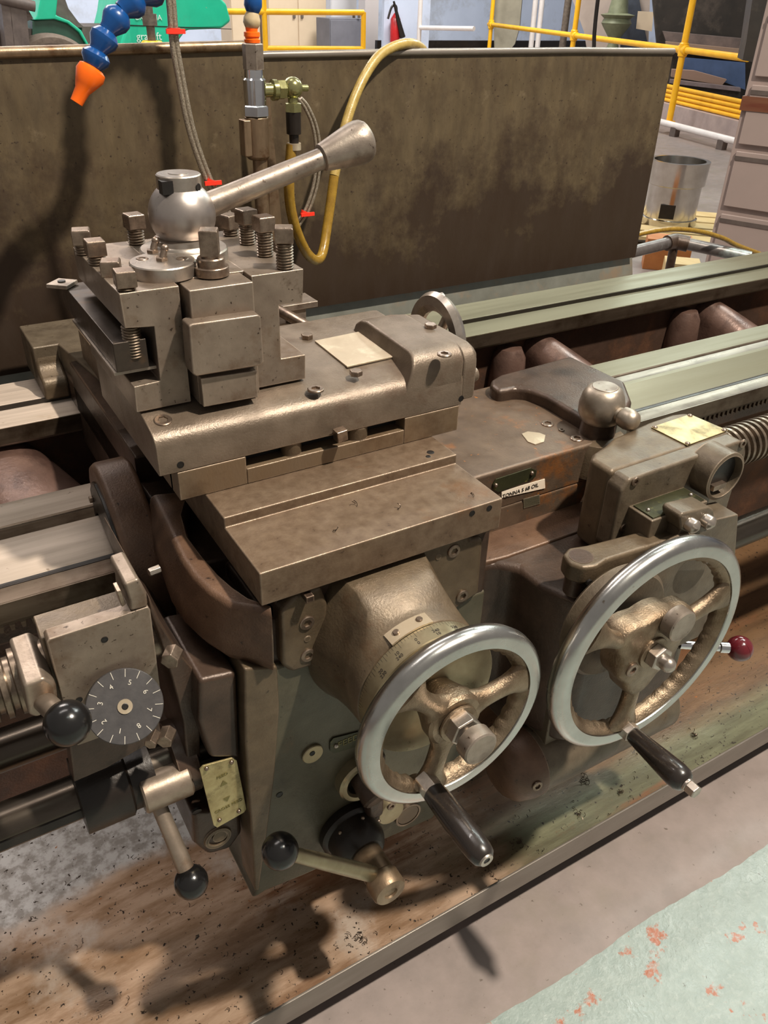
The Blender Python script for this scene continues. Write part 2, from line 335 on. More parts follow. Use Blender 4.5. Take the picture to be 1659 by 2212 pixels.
# gear rack under the front way
mb = MB(); p = .0165; x = XL; y0, y1 = .332, .362
pts = []
while x < XR - p:
    pts += [(x, -.226), (x + p * .3, -.226), (x + p * .42, -.212), (x + p * .88, -.212)]; x += p
pts += [(x, -.226), (x, -.2), (XL, -.2)]
mb.prism([V((a, y0, b)) for a, b in pts], (0, y1 - y0, 0)); mk('gear_rack', mb, M_wayd, bed)
# arched cross ribs between the ways
M_ribp = mat('purple_brown_rib_casting', lin(108, 84, 74), lin(86, 65, 57), .3, .34, 9, .3, 120, stain=lin(66, 48, 42), sscale=7)
def rib(x, w, post=True):
    """arched web that springs from the rear wall and sweeps down to the front wall"""
    mb = MB(); n = 18; rings = []
    for i in range(n + 1):
        s = i / n; y = .985 - (.985 - .56) * s; zt = -.205 - .2 * s ** 1.2; r = []
        x0 = x - w + .08 * s; x1 = x + w + .22 * s; c = (x0 + x1) / 2; wd = (x1 - x0) / 2
        for k in range(15):
            a = PI * k / 14; r.append(V((c + wd * math.cos(a), y, zt - .07 + .07 * math.sin(a) ** .8)))
        r += [V((x0, y, -.71)), V((x1 + .1, y, -.71))]
        rings.append(r)
    mb.loft(rings); rb_ = mk('cross_rib', mb, M_ribp, bed, ang=60)
    if post:
        mb = MB(); mb.lathe((x - .115, .955, -.7), (0, 0, 1), [(0, .062), (.36, .056), (.44, .05), (.468, .036), (.474, .004)], 28); mk('rib_post', mb, M_ribp, bed)
rib(-.225, .095, False)
for x in (1.305, 2.05, 2.80): rib(x, .045)
# ================================================================ CHIP TRAY AND SPLASH GUARDS
ZT = -.92; YL = -.0775
tray = thing('chip_tray', (.5, .5, -1.05), 'wide shallow chip tray of oily rust-stained sheet steel under the lathe', 'chip tray')
mb = MB(); mb.box(-1.1, 3.4, YL + .001, 1.28, ZT - .006, ZT); mk('tray_floor', mb, M_tray, tray)
mb = MB(); mb.box(-1.1, 3.4, YL - .004, YL + .001, ZT - .036, ZT + .03); mk('front_lip', mb, M_lip, tray, bev=.0015, label='grey upright front lip of the tray')
mb = MB(); mb.prism([V((-1.1, y, z)) for y, z in ((1.10, ZT), (1.33, -.15), (1.335, -.15), (1.11, ZT))], (3.14, 0, 0)); mk('back_slope', mb, M_skirt, tray)
mb = MB(); mb.box(-1.0, 3.2, .3, 1.1, -1.05, ZT - .006); mk('stand', mb, M_bed, tray)
g1 = thing('splash_guard', (-.5, 1.29, -.15), 'left oil-stained sheet steel splash guard behind the tool post, overlapping its neighbour', 'splash guard', 'splash guards behind the lathe')
mb = MB(); mb.prism([V((x, 1.285, z)) for x, z in ((-1.2, -.19), (.575, -.19), (.575, .512), (.57, .515), (-1.2, .49))], (0, .004, 0)); mk('guard_sheet', mb, M_guard, g1)
mb = MB(); mb.tube([(-1.2, 1.284, .492), (0, 1.284, .504), (.575, 1.284, .517)], .012, 14); mk('rolled_top_edge', mb, M_pipe, g1)
g2 = thing('splash_guard', (1.3, 1.3, -.15), 'right dark brown sheet steel splash guard behind the long bed ways', 'splash guard', 'splash guards behind the lathe')
mb = MB(); mb.prism([V((x, 1.30, z)) for x, z in ((.50, -.15), (2.026, -.153), (2.021, .497), (1.6, .500), (1.016, .499), (.617, .495), (.50, .492))], (0, .004, 0)); mk('guard_sheet', mb, M_guard, g2)
mb = MB(); mb.tube([(.50, 1.30, .492), (.617, 1.30, .496), (1.016, 1.30, .500), (1.6, 1.30, .502), (2.021, 1.30, .498)], .009, 14); mk('rolled_top_edge', mb, M_lip, g2)
# ================================================================ CARRIAGE (saddle + apron + brackets bolted together)
car = thing('lathe_carriage', (.3, .5, -.72), 'heavy grey brown lathe carriage with saddle and apron astride the bed', 'carriage')
ZW = -.07
# saddle: central bridge, dovetail, right wing, left wing, rear wing
mb = MB(); mb.box(-.03, .43, .19, 1.12, -.165, -.10)
mb.box(.03, .37, .03, 1.15, -.12, -.056)
mb.box(.36, .398, .022, .2, -.2, -.058); mb.box(.02, .38, .03, .34, -.3, -.11)
saddle = mk('saddle', mb, M_castd, car, bev=.006, seg=3)
mb = MB()
mb.prism([V((x, y, ZW)) for x, y in ((.36, .165), (.80, .165), (.83, .185), (.835, .22), (.835, .40), (.82, .455), (.79, .47), (.36, .47))], (0, 0, -.085))
mb.prism([V((.36, .165, z)) for z in (-.15, -.22)] + [V((.735, .165, -.225)), V((.765, .165, -.15))], (0, .16, 0))
mk('right_wing', mb, M_rusttop, car, bev=.007, seg=3)
mb = MB(); mb.prism([V((x, y, -.044)) for x, y in ((.694, .395), (.697, .425), (.715, .448), (.75, .462), (.96, .475), (.965, .31), (.91, .235), (.845, .192), (.80, .178), (.772, .178), (.762, .196), (.764, .33), (.755, .372), (.735, .39), (.712, .392))], (0, 0, -.10)); mk('raised_end_deck', mb, M_castd, car, bev=.0115, seg=4)
rw = bpy.data.objects['right_wing']
for px, py in ((1183, 916), (1246, 948)): sock(rw, U(px, py, z=ZW), (0, 0, 1), .0125)
sock(rw, U(1213, 930, z=ZW), (0, 0, 1), .006)
mb = MB(); mb.prism([U(px, py, z=ZW + .0002) for px, py in ((1127, 938), (1140, 933), (1165, 936), (1178, 941), (1175, 955), (1156, 961), (1140, 955))], (0, 0, .0012)); mk('paint_bare_patch', mb, M_alum, rw, label='pale bare metal patch on the wing top')
# label plates on the wing front
q = lambda px, py, y: U(px, py, y=y)
mb = MB(); mb.prism([q(*p, .164) for p in ((1064, 1045), (1070, 1034), (1145, 1010), (1157, 1015), (1156, 1028), (1148, 1035), (1075, 1062), (1064, 1056))], (0, -.0022, 0)); pl = mk('maker_plate', mb, M_plate, rw, bev=.0005, label='dark green name plate with rivets')
for p in ((1071, 1048), (1149, 1022)):
    mb = MB(); mb.sph(q(*p, .1615), .0042, 14); mk('rivet', mb, M_bolt, pl)
mb = MB(); mb.prism([q(*p, .1645) for p in ((1083, 1075), (1083, 1061), (1176, 1034), (1177, 1054))], (0, -.0012, 0)); lb = mk('oil_label', mb, M_label, rw, label='cream printed oil label')
text_mesh('lettering', 'TONNA S 68 OIL', .0112, M_ink, q(1125, 1060, .1628), (1, 0, .02), (0, 0, 1), lb, .0003)
mb = MB(); mb.prism([q(*p, .1648) for p in ((1130, 1078), (1165, 1068), (1166, 1088), (1131, 1098))], (0, -.0008, 0)); mk('grey_plate_remnant', mb, M_apron, rw)
# left wing: outer curved chip guard and way wiper end
inner = [(.02, .34), (-.012, .28), (-.025, .216), (-.023, .157), (-.019, .106), (-.012, .069), (-.002, .036), (.016, .010)]
crest = [(-.040, .36), (-.045, .29), (-.050, .227), (-.055, .171), (-.054, .121), (-.046, .078), (-.032, .040), (.012, -.004)]
botm = [(-.050, .36, -.14), (-.060, .29, -.14), (-.068, .227, -.145), (-.074, .171, -.15), (-.072, .121, -.152), (-.062, .080, -.155), (-.044, .045, -.162), (.010, -.006, -.165)]
mb = MB(); rings = []
for (ix, iy), (cx_, cy_), (bx, by, bz) in zip(inner, crest, botm):
    ztop = -.064; I = V((ix, iy, ztop)); K = V((cx_, cy_, ztop)); Bq = V((bx, by, bz)); out = (K - I).normalized(); r = .012; rr = [I + V((0, 0, -.12)), I + V((0, 0, -.004)), I + out * .003]
    e = (K - I).length
    for k in range(7): a = PI / 2 * k / 6; rr.append(I + out * (e - r + r * math.sin(a)) + V((0, 0, -r + r * math.cos(a))))
    rr += [K.lerp(Bq, .5) + out * .004, Bq + V((0, 0, .012)), Bq - out * .008, Bq - out * (e * .8) + V((0, 0, -.012))]
    rings.append(rr)
mb.loft(rings); mk('left_wing_guard', mb, M_chipb, car, ang=46)
mb = MB(); mb.prism([V((x, y, -.135)) for x, y in ((-.015, .06), (.05, .03), (.05, .40), (-.035, .40))], (0, 0, -.17)); mk('left_wing', mb, M_castd, car, bev=.003)
# wiper end casting over the front way on the left side
arch = [(.51, -.155), (.515, -.09), (.50, -.062), (.475, -.045), (.44, -.037), (.405, -.045), (.36, -.072), (.32, -.104), (.29, -.14), (.276, -.19), (.272, -.33), (.324, -.33), (.322, -.165), (.372, -.162), (.448, -.134), (.462, -.134), (.478, -.148)]
mb = MB(); mb.prism([V((-.104, y, z)) for y, z in arch], (.062, 0, 0)); lwc = mk('left_way_cover', mb, M_chipb, car, bev=.02, seg=5)
arch2 = [(.488, -.155), (.488, -.10), (.465, -.075), (.44, -.066), (.40, -.076), (.355, -.10), (.318, -.135), (.302, -.18), (.300, -.235), (.324, -.235), (.322, -.165), (.372, -.162), (.448, -.134), (.462, -.134), (.478, -.148)]
mb = MB(); mb.prism([V((-.109, y, z)) for y, z in arch2], (.01, 0, 0)); mk('wiper_plate', mb, M_dark, lwc, bev=.002)
for y, z in ((.478, -.115), (.335, -.15)): hexbolt(lwc, (-.109, y, z), (-1, 0, 0), .0065, .006)
hexbolt(lwc, U(345, 1228, x=-.098), (-1, -.15, 0), .0062, .016, m=M_bright)
# rear left wing over the rear way
mb = MB(); mb.prism([V((x, y, -.045)) for x, y in ((-.084, 1.05), (-.084, 1.205), (.36, 1.205), (.36, .78), (.002, .80), (-.03, 1.05))], (0, 0, -.10))
rlw = mk('rear_wing', mb, M_painted, car, bev=.004, seg=3)
mb = MB(); mb.prism([V((-.084, y, z)) for y, z in ((1.10, -.052), (1.10, -.150), (1.008, -.156), (1.004, -.122), (1.012, -.108), (1.035, -.099), (1.046, -.088), (1.050, -.070), (1.058, -.056))], (.055, 0, 0)); mk('wiper_nose', mb, M_cast, rlw, bev=.007, seg=3)
mb = MB(); mb.box(-.03, .05, .47, .95, -.24, -.05); mk('saddle_side', mb, M_castd, car, bev=.004)
# cross-slide screw cover tubes behind the tool post
# ---- apron
mb = MB()
fr = [(-.036, -.69), (-.03, -.60), (-.012, -.46), (-.004, -.36), (0, -.22), (.005, -.19), (.40, -.19), (.40, -.35), (.40, -.62), (.335, -.735), (.05, -.71), (-.02, -.70), (-.045, -.705)]
mb.prism([V((x, .02, z)) for x, z in fr], (0, .30, 0)); apron = mk('apron', mb, M_apron, car, bev=.006, seg=3)
mb = MB(); mb.prism([U(*p, y=.012) for p in ((528, 1445), (600, 1440), (605, 1530), (593, 1690), (572, 1840), (560, 1925), (551, 1925), (546, 1830), (538, 1720), (530, 1600))], (0, .06, 0)); mk('apron_edge_rib', mb, M_cast, car, bev=.0125, seg=5)
# left block on the apron flank (feed selector housing)
mb = MB(); mb.prism([U(px, py, y=.03) for px, py in ((430, 1470), (512, 1452), (520, 1640), (455, 1640), (428, 1560))], (0, .16, 0)); mk('selector_housing', mb, M_castd, car, bev=.008, seg=3)
mb = MB(); mb.prism([U(px, py, y=.06) for px, py in ((322, 1288), (345, 1340), (385, 1405), (432, 1462), (434, 1640), (404, 1645), (396, 1560), (372, 1470), (342, 1372), (322, 1320))], (0, .22, 0)); mk('apron_flank', mb, M_castd, car, bev=.008, seg=3)
# right gear case with the carriage wheel
mb = MB()
gc = [(.50, .0), (.53, -.07), (.545, -.085), (.80, -.085), (.88, -.04), (.9, .05), (.9, .17), (.40, .17), (.40, .10), (.47, .09), (.5, .06)]
mb.prism([V((x, y, -.205)) for x, y in gc], (0, 0, -.33)); gcase = mk('gear_case', mb, M_castd, car, bev=.014, seg=4)
mb = MB(); mb.box(.40, .5, .10, .17, -.40, -.205); mb.box(.398, .52, .125, .3, -.62, -.39); mk('recess_wall', mb, M_castd, car, bev=.004)
mb = MB(); mb.prism([V((x, .135, -.198)) for x in (.38, .39)] + [V((.43, .098, -.2)), V((.5, .09, -.2)), V((.9, .09, -.2)), V((.9, .168, -.2)), V((.38, .168, -.2))], (0, 0, -.012)); 
mk('case_ledge', mb, M_chipb, car, bev=.004)
sock(gcase, U(1264, 1294, y=-.086), (0, -1, 0), .0115); 
mb = MB(); mb.cyl((.415, .135, -.215), (.415, .09, -.215), .02, 28, ch=.004); bs = mk('screw_boss', mb, M_castd, car); sock(bs, (.415, .0895, -.215), (0, -1, 0), .0115)
mb = MB(); mb.cyl((.505, -.03, -.61), (.86, -.03, -.61), .069, 44); mb.box(.52, .86, -.06, .12, -.60, -.45); lc = mk('lower_gear_cover', mb, M_painted, car, bev=.003)
mb = MB(); mb.lathe((.508, -.03, -.61), (-1, 0, 0), [(0, .071), (.02, .071), (.05, .064), (.064, .05), (.071, .03), (.073, .004)], 44); cc = mk('domed_cap', mb, M_chipb, lc, ang=60); sock(cc, (.478, -.098, -.597), (-.15, -1, .12), .0105)
mb = MB(); mb.cyl((.575, -.085, -.235), (.575, -.12, -.235), .104, 56, ch=.006); mk('wheel_backing_plate', mb, M_painted, car)
mb = MB(); mb.cyl((.70, -.088, -.21), (.70, -.10, -.21), .1, 40, ch=.004); mb.prism([V((.71, -.09, z)) for z in (-.1, -.4)] + [V((.86, -.09, -.4)), V((.9, -.09, -.25)), V((.86, -.09, -.12))], (0, .05, 0)); mk('gear_case_cover', mb, M_painted, car, bev=.004)
M_sight = mat('brown_oil_glass', lin(112, 88, 58), lin(96, 74, 48), 0, .2, 20)
# apron front fittings
def plug(px, py, r, y=.018, m=None, t=.003, nm='sight_plug', parent=None):
    c = U(px, py, y=y); mb = MB(); mb.cyl(c + V((0, .004, 0)), c + V((0, -t, 0)), r, 32, ch=.0012); return mk(nm, mb, m or M_dial, parent or apron)
pg = plug(675, 1628, .0185, m=M_dial); hole(pg, U(675, 1628, y=.0145), (0, -1, 0), .0048)
hole(apron, U(604, 1717, y=.0195), (0, -1, 0), .006)
hole(apron, U(812, 1772, y=.0195), (0, -1, 0), .006)
plug(880, 1758, .0235, m=M_sight, nm='oil_sight_glass')
mb = MB(); c = U(880, 1758, y=.018); mb.ring(c, (0, -1, 0), [(-.003, .0235), (.004, .0235), (.004, .0275), (-.003, .0275)], 36); mk('sight_glass_rim', mb, M_bolt, apron)
pg = plug(837, 1745, .027, m=M_dial, t=.014); sock(pg, U(845, 1741, y=.003), (0, -1, 0), .0085)
mb = MB(); mb.prism([U(*p, y=.019) for p in ((712, 1602), (719, 1593), (850, 1560), (856, 1566), (850, 1588), (720, 1626), (712, 1620))], (0, -.002, 0)); fp = mk('feed_plate', mb, M_plate, apron, bev=.0004)
text_mesh('lettering', 'FEED', .0185, M_letter, U(753, 1600, y=.0166), (1, 0, .01), (0, 0, 1), fp, .0004)
mb = MB(); mb.sph(U(726, 1611, y=.0165), .0045, 14); mk('rivet', mb, M_bright, fp)
mb = MB(); c = U(775, 1672, y=.018); mb.ring(c, (0, -1, 0), [(-.004, .03), (.016, .03), (.02, .034), (.02, .042), (.016, .046), (-.004, .046)], 40); mk('worn_selector_ring', mb, M_dial, apron, label='worn pale round selector bezel')
mb = MB(); mb.cyl(c + V((.008, .0, -.0)), c + V((.012, -.05, -.02)), .028, 30, ch=.004); mk('selector_hub', mb, M_castd, apron)
# selector tube running down behind the small wheel
mb = MB(); mb.box(.165, .2, -.012, .03, -.60, -.44); mk('selector_bar', mb, M_castd, apron, bev=.008, seg=3)
# lower clutch boss with two collars
hb = U(845, 1930, y=-.132); hx, hz = hb.x, hb.z
mb = MB(); mb.lathe((hx, .022, hz), (0, -1, 0), [(0, .054), (.006, .058), (.018, .058), (.022, .054), (.0235, .050), (.045, .048), (.056, .0455), (.066, .040), (.072, .033)], 44); cb = mk('clutch_boss', mb, M_dark, apron)
for a in (20, 75, 130, 200): 
    mb = MB(); mb.sph((hx + .049 * math.cos(math.radians(a)), -.012, hz + .049 * math.sin(math.radians(a))), .004, 10); mk('boss_pin', mb, M_bolt, cb)
# brass feed direction plate on the flank
yv = .03
mb = MB(); mb.prism([U(*p, y=yv) for p in ((430, 1660), (437, 1652), (500, 1635), (510, 1640), (531, 1745), (526, 1752), (468, 1785), (460, 1780))], (0, -.003, 0)); bp = mk('brass_direction_plate', mb, M_brass, car, bev=.0005, label='tarnished brass feed and cross feed plate')
dx = (U(530, 1745, y=yv) - U(462, 1780, y=yv)).normalized(); up = (U(432, 1655, y=yv) - U(462, 1782, y=yv)).normalized()
for s, px, py, sz in (('FEED', 480, 1676, .0085), ('CROSS FEED', 494, 1741, .0085)): text_mesh('lettering', s, sz, M_letter, U(px, py, y=yv - .0034), dx, up, bp, .0003)
for px, py, sg in ((483, 1692, 1), (490, 1726, -1)):
    c0 = U(px, py, y=yv - .0034); mb = MB(); mb.prism([c0 + dx * a + up * (b * sg) for a, b in ((-.006, -.004), (.006, -.004), (0, .006))], (0, -.0004, 0)); mk('arrow_mark', mb, M_letter, bp)
for px, py in ((446, 1660), (474, 1771), (516, 1752), (500, 1646)):
    mb = MB(); mb.sph(U(px, py, y=yv - .0035), .0038, 12); mk('rivet', mb, M_bolt, bp)
mb = MB(); mb.prism([U(*p, y=.05) for p in ((415, 1755), (520, 1740), (525, 1800), (500, 1835), (450, 1850), (420, 1825))], (0, .1, 0)); lgb = mk('lower_bracket', mb, M_castd, car, bev=.01, seg=3)
mb = MB(); c = U(470, 1808, y=.05); mb.ring(c, (0, -1, 0), [(0, .016), (.004, .016), (.004, .022), (0, .024)], 30); mb.cyl(c + V((.004, 0, .003)), c + V((.004, -.003, .003)), .013, 24); mk('bracket_eye', mb, M_cast, lgb)
# ---- cross feed bracket (barrel that carries the cross wheel)
AX, AZ = .197, -.198
yb = .012
mb = MB(); mb.prism([V((x, yb, z)) for x, z in ((.03, -.085), (.055, -.065), (.095, -.063), (.105, -.1), (.105, -.2), (.085, -.208), (.045, -.205), (.03, -.185))], (0, .05, 0)); fl = mk('bracket_flange', mb, M_cast, car, bev=.008, seg=4)
mb = MB(); mb.prism([V((x, yb, z)) for x, z in ((.245, -.055), (.30, -.036), (.335, -.04), (.352, -.068), (.377, -.075), (.38, -.185), (.34, -.20), (.32, -.21), (.25, -.2))], (0, .05, 0)); fl2 = mk('bracket_flange', mb, M_cast, car, bev=.008, seg=4)
for px, py in ((663, 1345), (665, 1415), (980, 1190), (998, 1287)): sock(fl if px < 800 else fl2, U(px, py, y=yb), (0, -1, 0), .0115)
for px, py in ((664, 1380), (947, 1203)): plug(px, py, .006, yb, M_cast, .001, 'dowel_pin', fl if px < 800 else fl2)
mb = MB(); rings = []
def sec(y, r, fl=0.0, wid=0.0, zt=None):
    """circle of radius r whose top blends into a flat pad"""
    o = []
    for k in range(48):
        a = 2 * PI * k / 48; x = AX + r * math.cos(a); z = AZ + r * math.sin(a)
        if zt is not None and math.sin(a) > .3:
            f = min(1, (math.sin(a) - .3) / .3); z2 = zt; x2 = AX + wid * max(-1, min(1, math.cos(a) / .72)); x = x * (1 - fl * f) + x2 * fl * f; z = z * (1 - fl * f) + z2 * fl * f
        o.append(V((x, y, z)))
    return o
rings = [sec(.06, .13, 1, .08, -.064), sec(.012, .122, 1, .068, -.064), sec(-.015, .112, .9, .06, -.066), sec(-.045, .107, .75, .056, -.07), sec(-.06, .106, .5, .06, -.082), sec(-.073, .1055, .15, .07, -.09), sec(-.095, .105), sec(-.098, .103)]
mb.loft(rings); brl = mk('feed_barrel', mb, M_cast, car, ang=60)
mb = MB(); 
def barc(ang, y, r=.1075): a = math.radians(ang); return V((AX + r * math.cos(a), y, AZ + r * math.sin(a)))
mb.loft([[barc(a, y, r) for y, r in ((-.1, .1055), (-.1, .1085), (-.078, .1085), (-.078, .1055))] for a in range(84, 121, 4)]); zp = mk('zero_mark_plate', mb, M_alum, brl, label='small pale zero mark plate with two screws')
for a in (92, 112):
    mb = MB(); mb.cyl(barc(a, -.088, .108), barc(a, -.088, .1115), .0048, 14, ch=.001); mk('screw', mb, M_bolt, zp)
mb = MB(); mb.box(.063, .075, -.005, .04, -.07, -.06); mk('gib_key', mb, M_castd, car, bev=.001)
# ---- graduated collar
col = thing('graduated_collar', (AX, -.113, AZ - .104), 'satin steel graduated collar ring between feed barrel and smaller handwheel', 'graduated dial')
mb = MB(); mb.cyl((AX, -.0985, AZ), (AX, -.128, AZ), .1045, 72, ch=.0015); cr = mk('collar', mb, M_dial, col)
mb = MB()
for i in range(125):
    a = 2 * PI * i / 125 + .02; L = .006 if i % 5 else .011
    u = V((math.cos(a), 0, math.sin(a))); w = V((-math.sin(a), 0, math.cos(a))) * .00022
    p = V((AX, -.1, AZ)) + u * .1046
    v = [mb.bm.verts.new(q) for q in (p - w, p + w, p + w + V((0, -L, 0)), p - w + V((0, -L, 0)))]; mb.face(v)
mk('graduations', mb, M_ink, col, recalc=False)
for i, (s1, s2) in enumerate((('20', '230'), ('10', '240'), ('0', '0'), ('240', '10'), ('230', '20'), ('220', '30'), ('210', '40'), ('200', '50'))):
    a = math.radians(104 + (i - 2) * -17.5); u = V((math.cos(a), 0, math.sin(a))); w = V((math.sin(a), 0, -math.cos(a)))
    a = a
    for s, yy in ((s1, -.114), (s2, -.121)):
        text_mesh('numeral', s, .0075, M_ink, V((AX, yy, AZ)) + u * .1047, w, (0, 1, 0), col, .0002)
# ================================================================ HANDWHEELS
def wheel(name, c, R, spokes, hub_r, label, rimw=.026, scal=True, hubdepth=.03):
    t = thing(name, (c[0], c[1], c[2] - R), label, 'handwheel'); ax = V((0, -1, 0)); c = V(c)
    w = rimw
    mb = MB(); mb.ring(c, ax, [(-.014, R - .62 * w), (-.016, R - .4 * w), (-.012, R - .12 * w), (-.003, R), (.004, R - .01 * w), (.010, R - .12 * w), (.0135, R - .32 * w), (.0145, R - .45 * w), (.0145, R - .98 * w), (.012, R - 1.02 * w), (-.004, R - .95 * w)], 128)
    rim = mk('rim', mb, M_rim, t, ang=50)
    nsc = int(2 * PI * R / .026)
    mod = (lambda tt, r, a: r - (.0035 * abs(math.sin(nsc * a / 2)) if r < R - 1.2 * w and tt < .006 else 0)) if scal else None
    mb = MB(); mb.ring(c, ax, [(-.014, R - .6 * w), (-.0155, R - .9 * w), (-.012, R - 1.32 * w), (-.002, R - 1.4 * w), (.006, R - 1.3 * w), (.0125, R - 1.0 * w), (.0, R - .8 * w)], 168, mod)
    mk('inner_rim', mb, M_alcast, t, ang=60)
    for a in spokes:
        a = math.radians(a); d = V((math.cos(a), 0, math.sin(a))); s = V((-math.sin(a), 0, math.cos(a))); rings = []
        for k in range(11):
            f = k / 10; r0 = hub_r * .6 + (R - 1.15 * w - hub_r * .6) * f
            hw = .0235 - .009 * math.sin(PI * min(1, f * 1.05)) + (.012 * max(0, f - .75) / .25) + (.012 * max(0, .3 - f) / .3)
            th = .0115 + .003 * (1 - f); yo = .004 - hubdepth * .25 * (1 - f)
            rings.append([c + d * r0 + s * hw * math.cos(2 * PI * j / 16) + V((0, -1, 0)) * (yo + th * math.sin(2 * PI * j / 16)) for j in range(16)])
        mb = MB(); mb.loft(rings); mk('spoke', mb, M_alcast, t, ang=70)
    return t
w1 = wheel('cross_slide_handwheel', (AX, -.176, AZ), .149, (12, -107, 133), .036, 'smaller polished handwheel with three spokes in front of the graduated collar')
c = V((AX, -.176, AZ))
mb = MB(); mb.lathe(c, (0, -1, 0), [(-.05, .03), (-.03, .036), (-.012, .043), (.006, .043), (.011, .039), (.012, .02)], 40); mk('hub', mb, M_alcast, w1)
mb = MB(); mb.cyl(c + V((0, -.012, 0)), c + V((0, -.017, 0)), .030, 36, ch=.001); mk('washer', mb, M_alcast, w1)
mb = MB(); mb.ngon(c, (0, -1, 0), .0245, .016, .036, 6, .2, .002); mk('hex_nut', mb, M_bright, w1, bev=.0008)
mb = MB(); mb.ring(c + V((0, -.044, 0)), (0, -1, 0), [(0, .008), (0, .0235), (.002, .0255), (.021, .0255), (.023, .0235), (.024, .0)], 90, lambda t, r, a: r + (.0005 if r > .024 and round(a * 90 / 2 / PI) % 2 else 0)); mb.cyl(c + V((0, -.03, 0)), c + V((0, -.046, 0)), .009, 16); mk('knurled_clutch_knob', mb, M_steel, w1)
def grip(t, root, L, m, bolt, prof):
    o = V(root); mb = MB(); mb.lathe(o, (0, -1, 0), prof, 32); h = mk('handle', mb, m, t)
    mb = MB(); mb.ngon(o, (0, -1, 0), .0165, -.012, .016, 6, .5, .001); mk('hex_shoulder', mb, M_bright, h, bev=.0008)
    e = o + V((0, -L, 0)); mb = MB()
    if bolt: mb.cyl(e + V((0, .002, 0)), e + V((0, -.004, 0)), .0115, 24, ch=.001); mb.ngon(e, (0, -1, 0), .0115, .004, .02, 6, .3, .0015); mk('end_nut', mb, M_bright, h, bev=.0005)
    else: mb.ring(e, (0, -1, 0), [(-.002, .005), (.0015, .005), (.002, .0095), (-.002, .0105)], 28); mk('end_ferrule', mb, M_bright, h); hole(h, e + V((0, -.0006, 0)), (0, -1, 0), .0048)
r1 = U(924, 1694, y=-.190)
grip(w1, (r1.x, -.19, r1.z), .136, M_grip, False, [(.012, .0125), (.016, .0165), (.03, .0175), (.07, .019), (.105, .0185), (.122, .0175), (.131, .0155), (.1355, .0115), (.136, .006)])
w2 = wheel('carriage_handwheel', (.575, -.18, -.23), .2, (17, -97, 150), .05, 'larger polished handwheel with a triangular hub plate on the right of the apron', .029)
c = V((.575, -.18, -.23))
mb = MB(); pts = []
for k in range(48):
    a = 2 * PI * k / 48; base = .072 + .026 * max(0, math.cos(3 * (a - math.radians(23)) )) ** 1.5
    pts.append((math.cos(a) * base, math.sin(a) * base))
mb.loft([[c + V((x * s, -t, z * s)) for x, z in pts] for t, s in ((-.03, 1.0), (.0, 1.0), (.010, .96), (.013, .9))]); mk('hub_plate', mb, M_alcast, w2, ang=50)
k = V((.600, -.18, -.176)); mb = MB(); mb.cyl(k + V((0, -.012, 0)), k + V((0, -.036, 0)), .0275, 40, ch=.002); mk('clutch_knob', mb, M_steel, w2)
n = V((.572, -.18, -.232)); mb = MB(); mb.cyl(n + V((0, -.011, 0)), n + V((0, -.018, 0)), .029, 36, ch=.001); mk('washer', mb, M_alcast, w2)
mb = MB(); mb.ngon(n, (0, -1, 0), .0215, .018, .036, 6, .4, .002); mk('hex_nut', mb, M_bright, w2, bev=.0008)
mb = MB(); mb.cyl(n + V((0, -.034, 0)), n + V((0, -.046, 0)), .0125, 24); mb.sph(n + V((0, -.046, 0)), .0125, 20); mk('acorn_end', mb, M_bright, w2)
sock(w2, (.533, -.1935, -.252), (0, -1, 0), .0125)
r2 = U(1352, 1573, y=-.192)
grip(w2, (r2.x, -.192, r2.z), .132, M_grip, True, [(.014, .0115), (.018, .014), (.035, .0155), (.08, .0195), (.11, .0215), (.122, .0205), (.129, .0165), (.132, .011)])
# ================================================================ CROSS SLIDE
cs = thing('cross_slide', (.197, .4, -.056), 'flat speckled grey cross slide with a stepped top under the compound', 'cross slide')
mb = MB(); mb.prism([V((0, y, z)) for y, z in ((0, -.054), (0, 0), (.1215, 0), (.1215, .016), (.95, .016), (.95, -.054))], (.394, 0, 0))
M_cslide = mat('speckled_grey_slide_top', lin(120, 102, 84), lin(98, 80, 64), .4, .40, 60, .2, 320, stain=lin(110, 74, 44), sscale=6, sth=(.6, .78), speck=(lin(56, 42, 34), 60, .7), edge=lin(176,156,136))
csb = mk('slide_body', mb, M_cslide, cs, bev=.0022)
for px, py in ((1020, 1109), (1057, 1098)): hole(csb, U(px, py, y=-.0002), (0, -1, 0), .005)
hole(csb, U(930, 977, z=.0162), (0, 0, 1), .006); hole(csb, U(925, 986, z=.0162), (0, 0, 1), .004)
# ================================================================ COMPOUND SLIDE
comp = thing('compound_base', (.2, .4, .016), 'rust streaked lower compound block with a long slot in its front', 'slide base')
mb = MB(); X0, X1, Y0 = -.037, .443, .1912
mb.box(X0, X1, Y0 + .03, .60, .0165, .062)
mb.box(X0, .0655, Y0, Y0 + .04, .0165, .062); mb.box(.337, X1, Y0, Y0 + .04, .0165, .062); mb.box(.0656, .3369, Y0, Y0 + .032, .0165, .0415)
M_comp = mat('compound_iron', lin(112, 96, 78), lin(112, 92, 70), .3, .42, 14, .2, 260, stretch=(1, 1, .4), stain=lin(88, 68, 50), sscale=12, sth=(.52, .72), edge=lin(176,156,136))
cpb = mk('base_block', mb, M_comp, comp, bev=.0015)
mb = MB(); mb.box(.0656, .337, Y0 + .028, Y0 + .031, .042, .0615); mk('slot_back', mb, M_hole, comp)
for x, w in ((.145, .016), (.258, .018)):
    mb = MB(); mb.cyl((x, Y0 + .018, .0415), (x, Y0 + .018, .062), w, 18); mk('clamp_nut', mb, M_cast, comp)
ts = thing('top_slide', (.2, .35, .062), 'broad grey brown compound top slide carrying the tool post', 'compound slide')
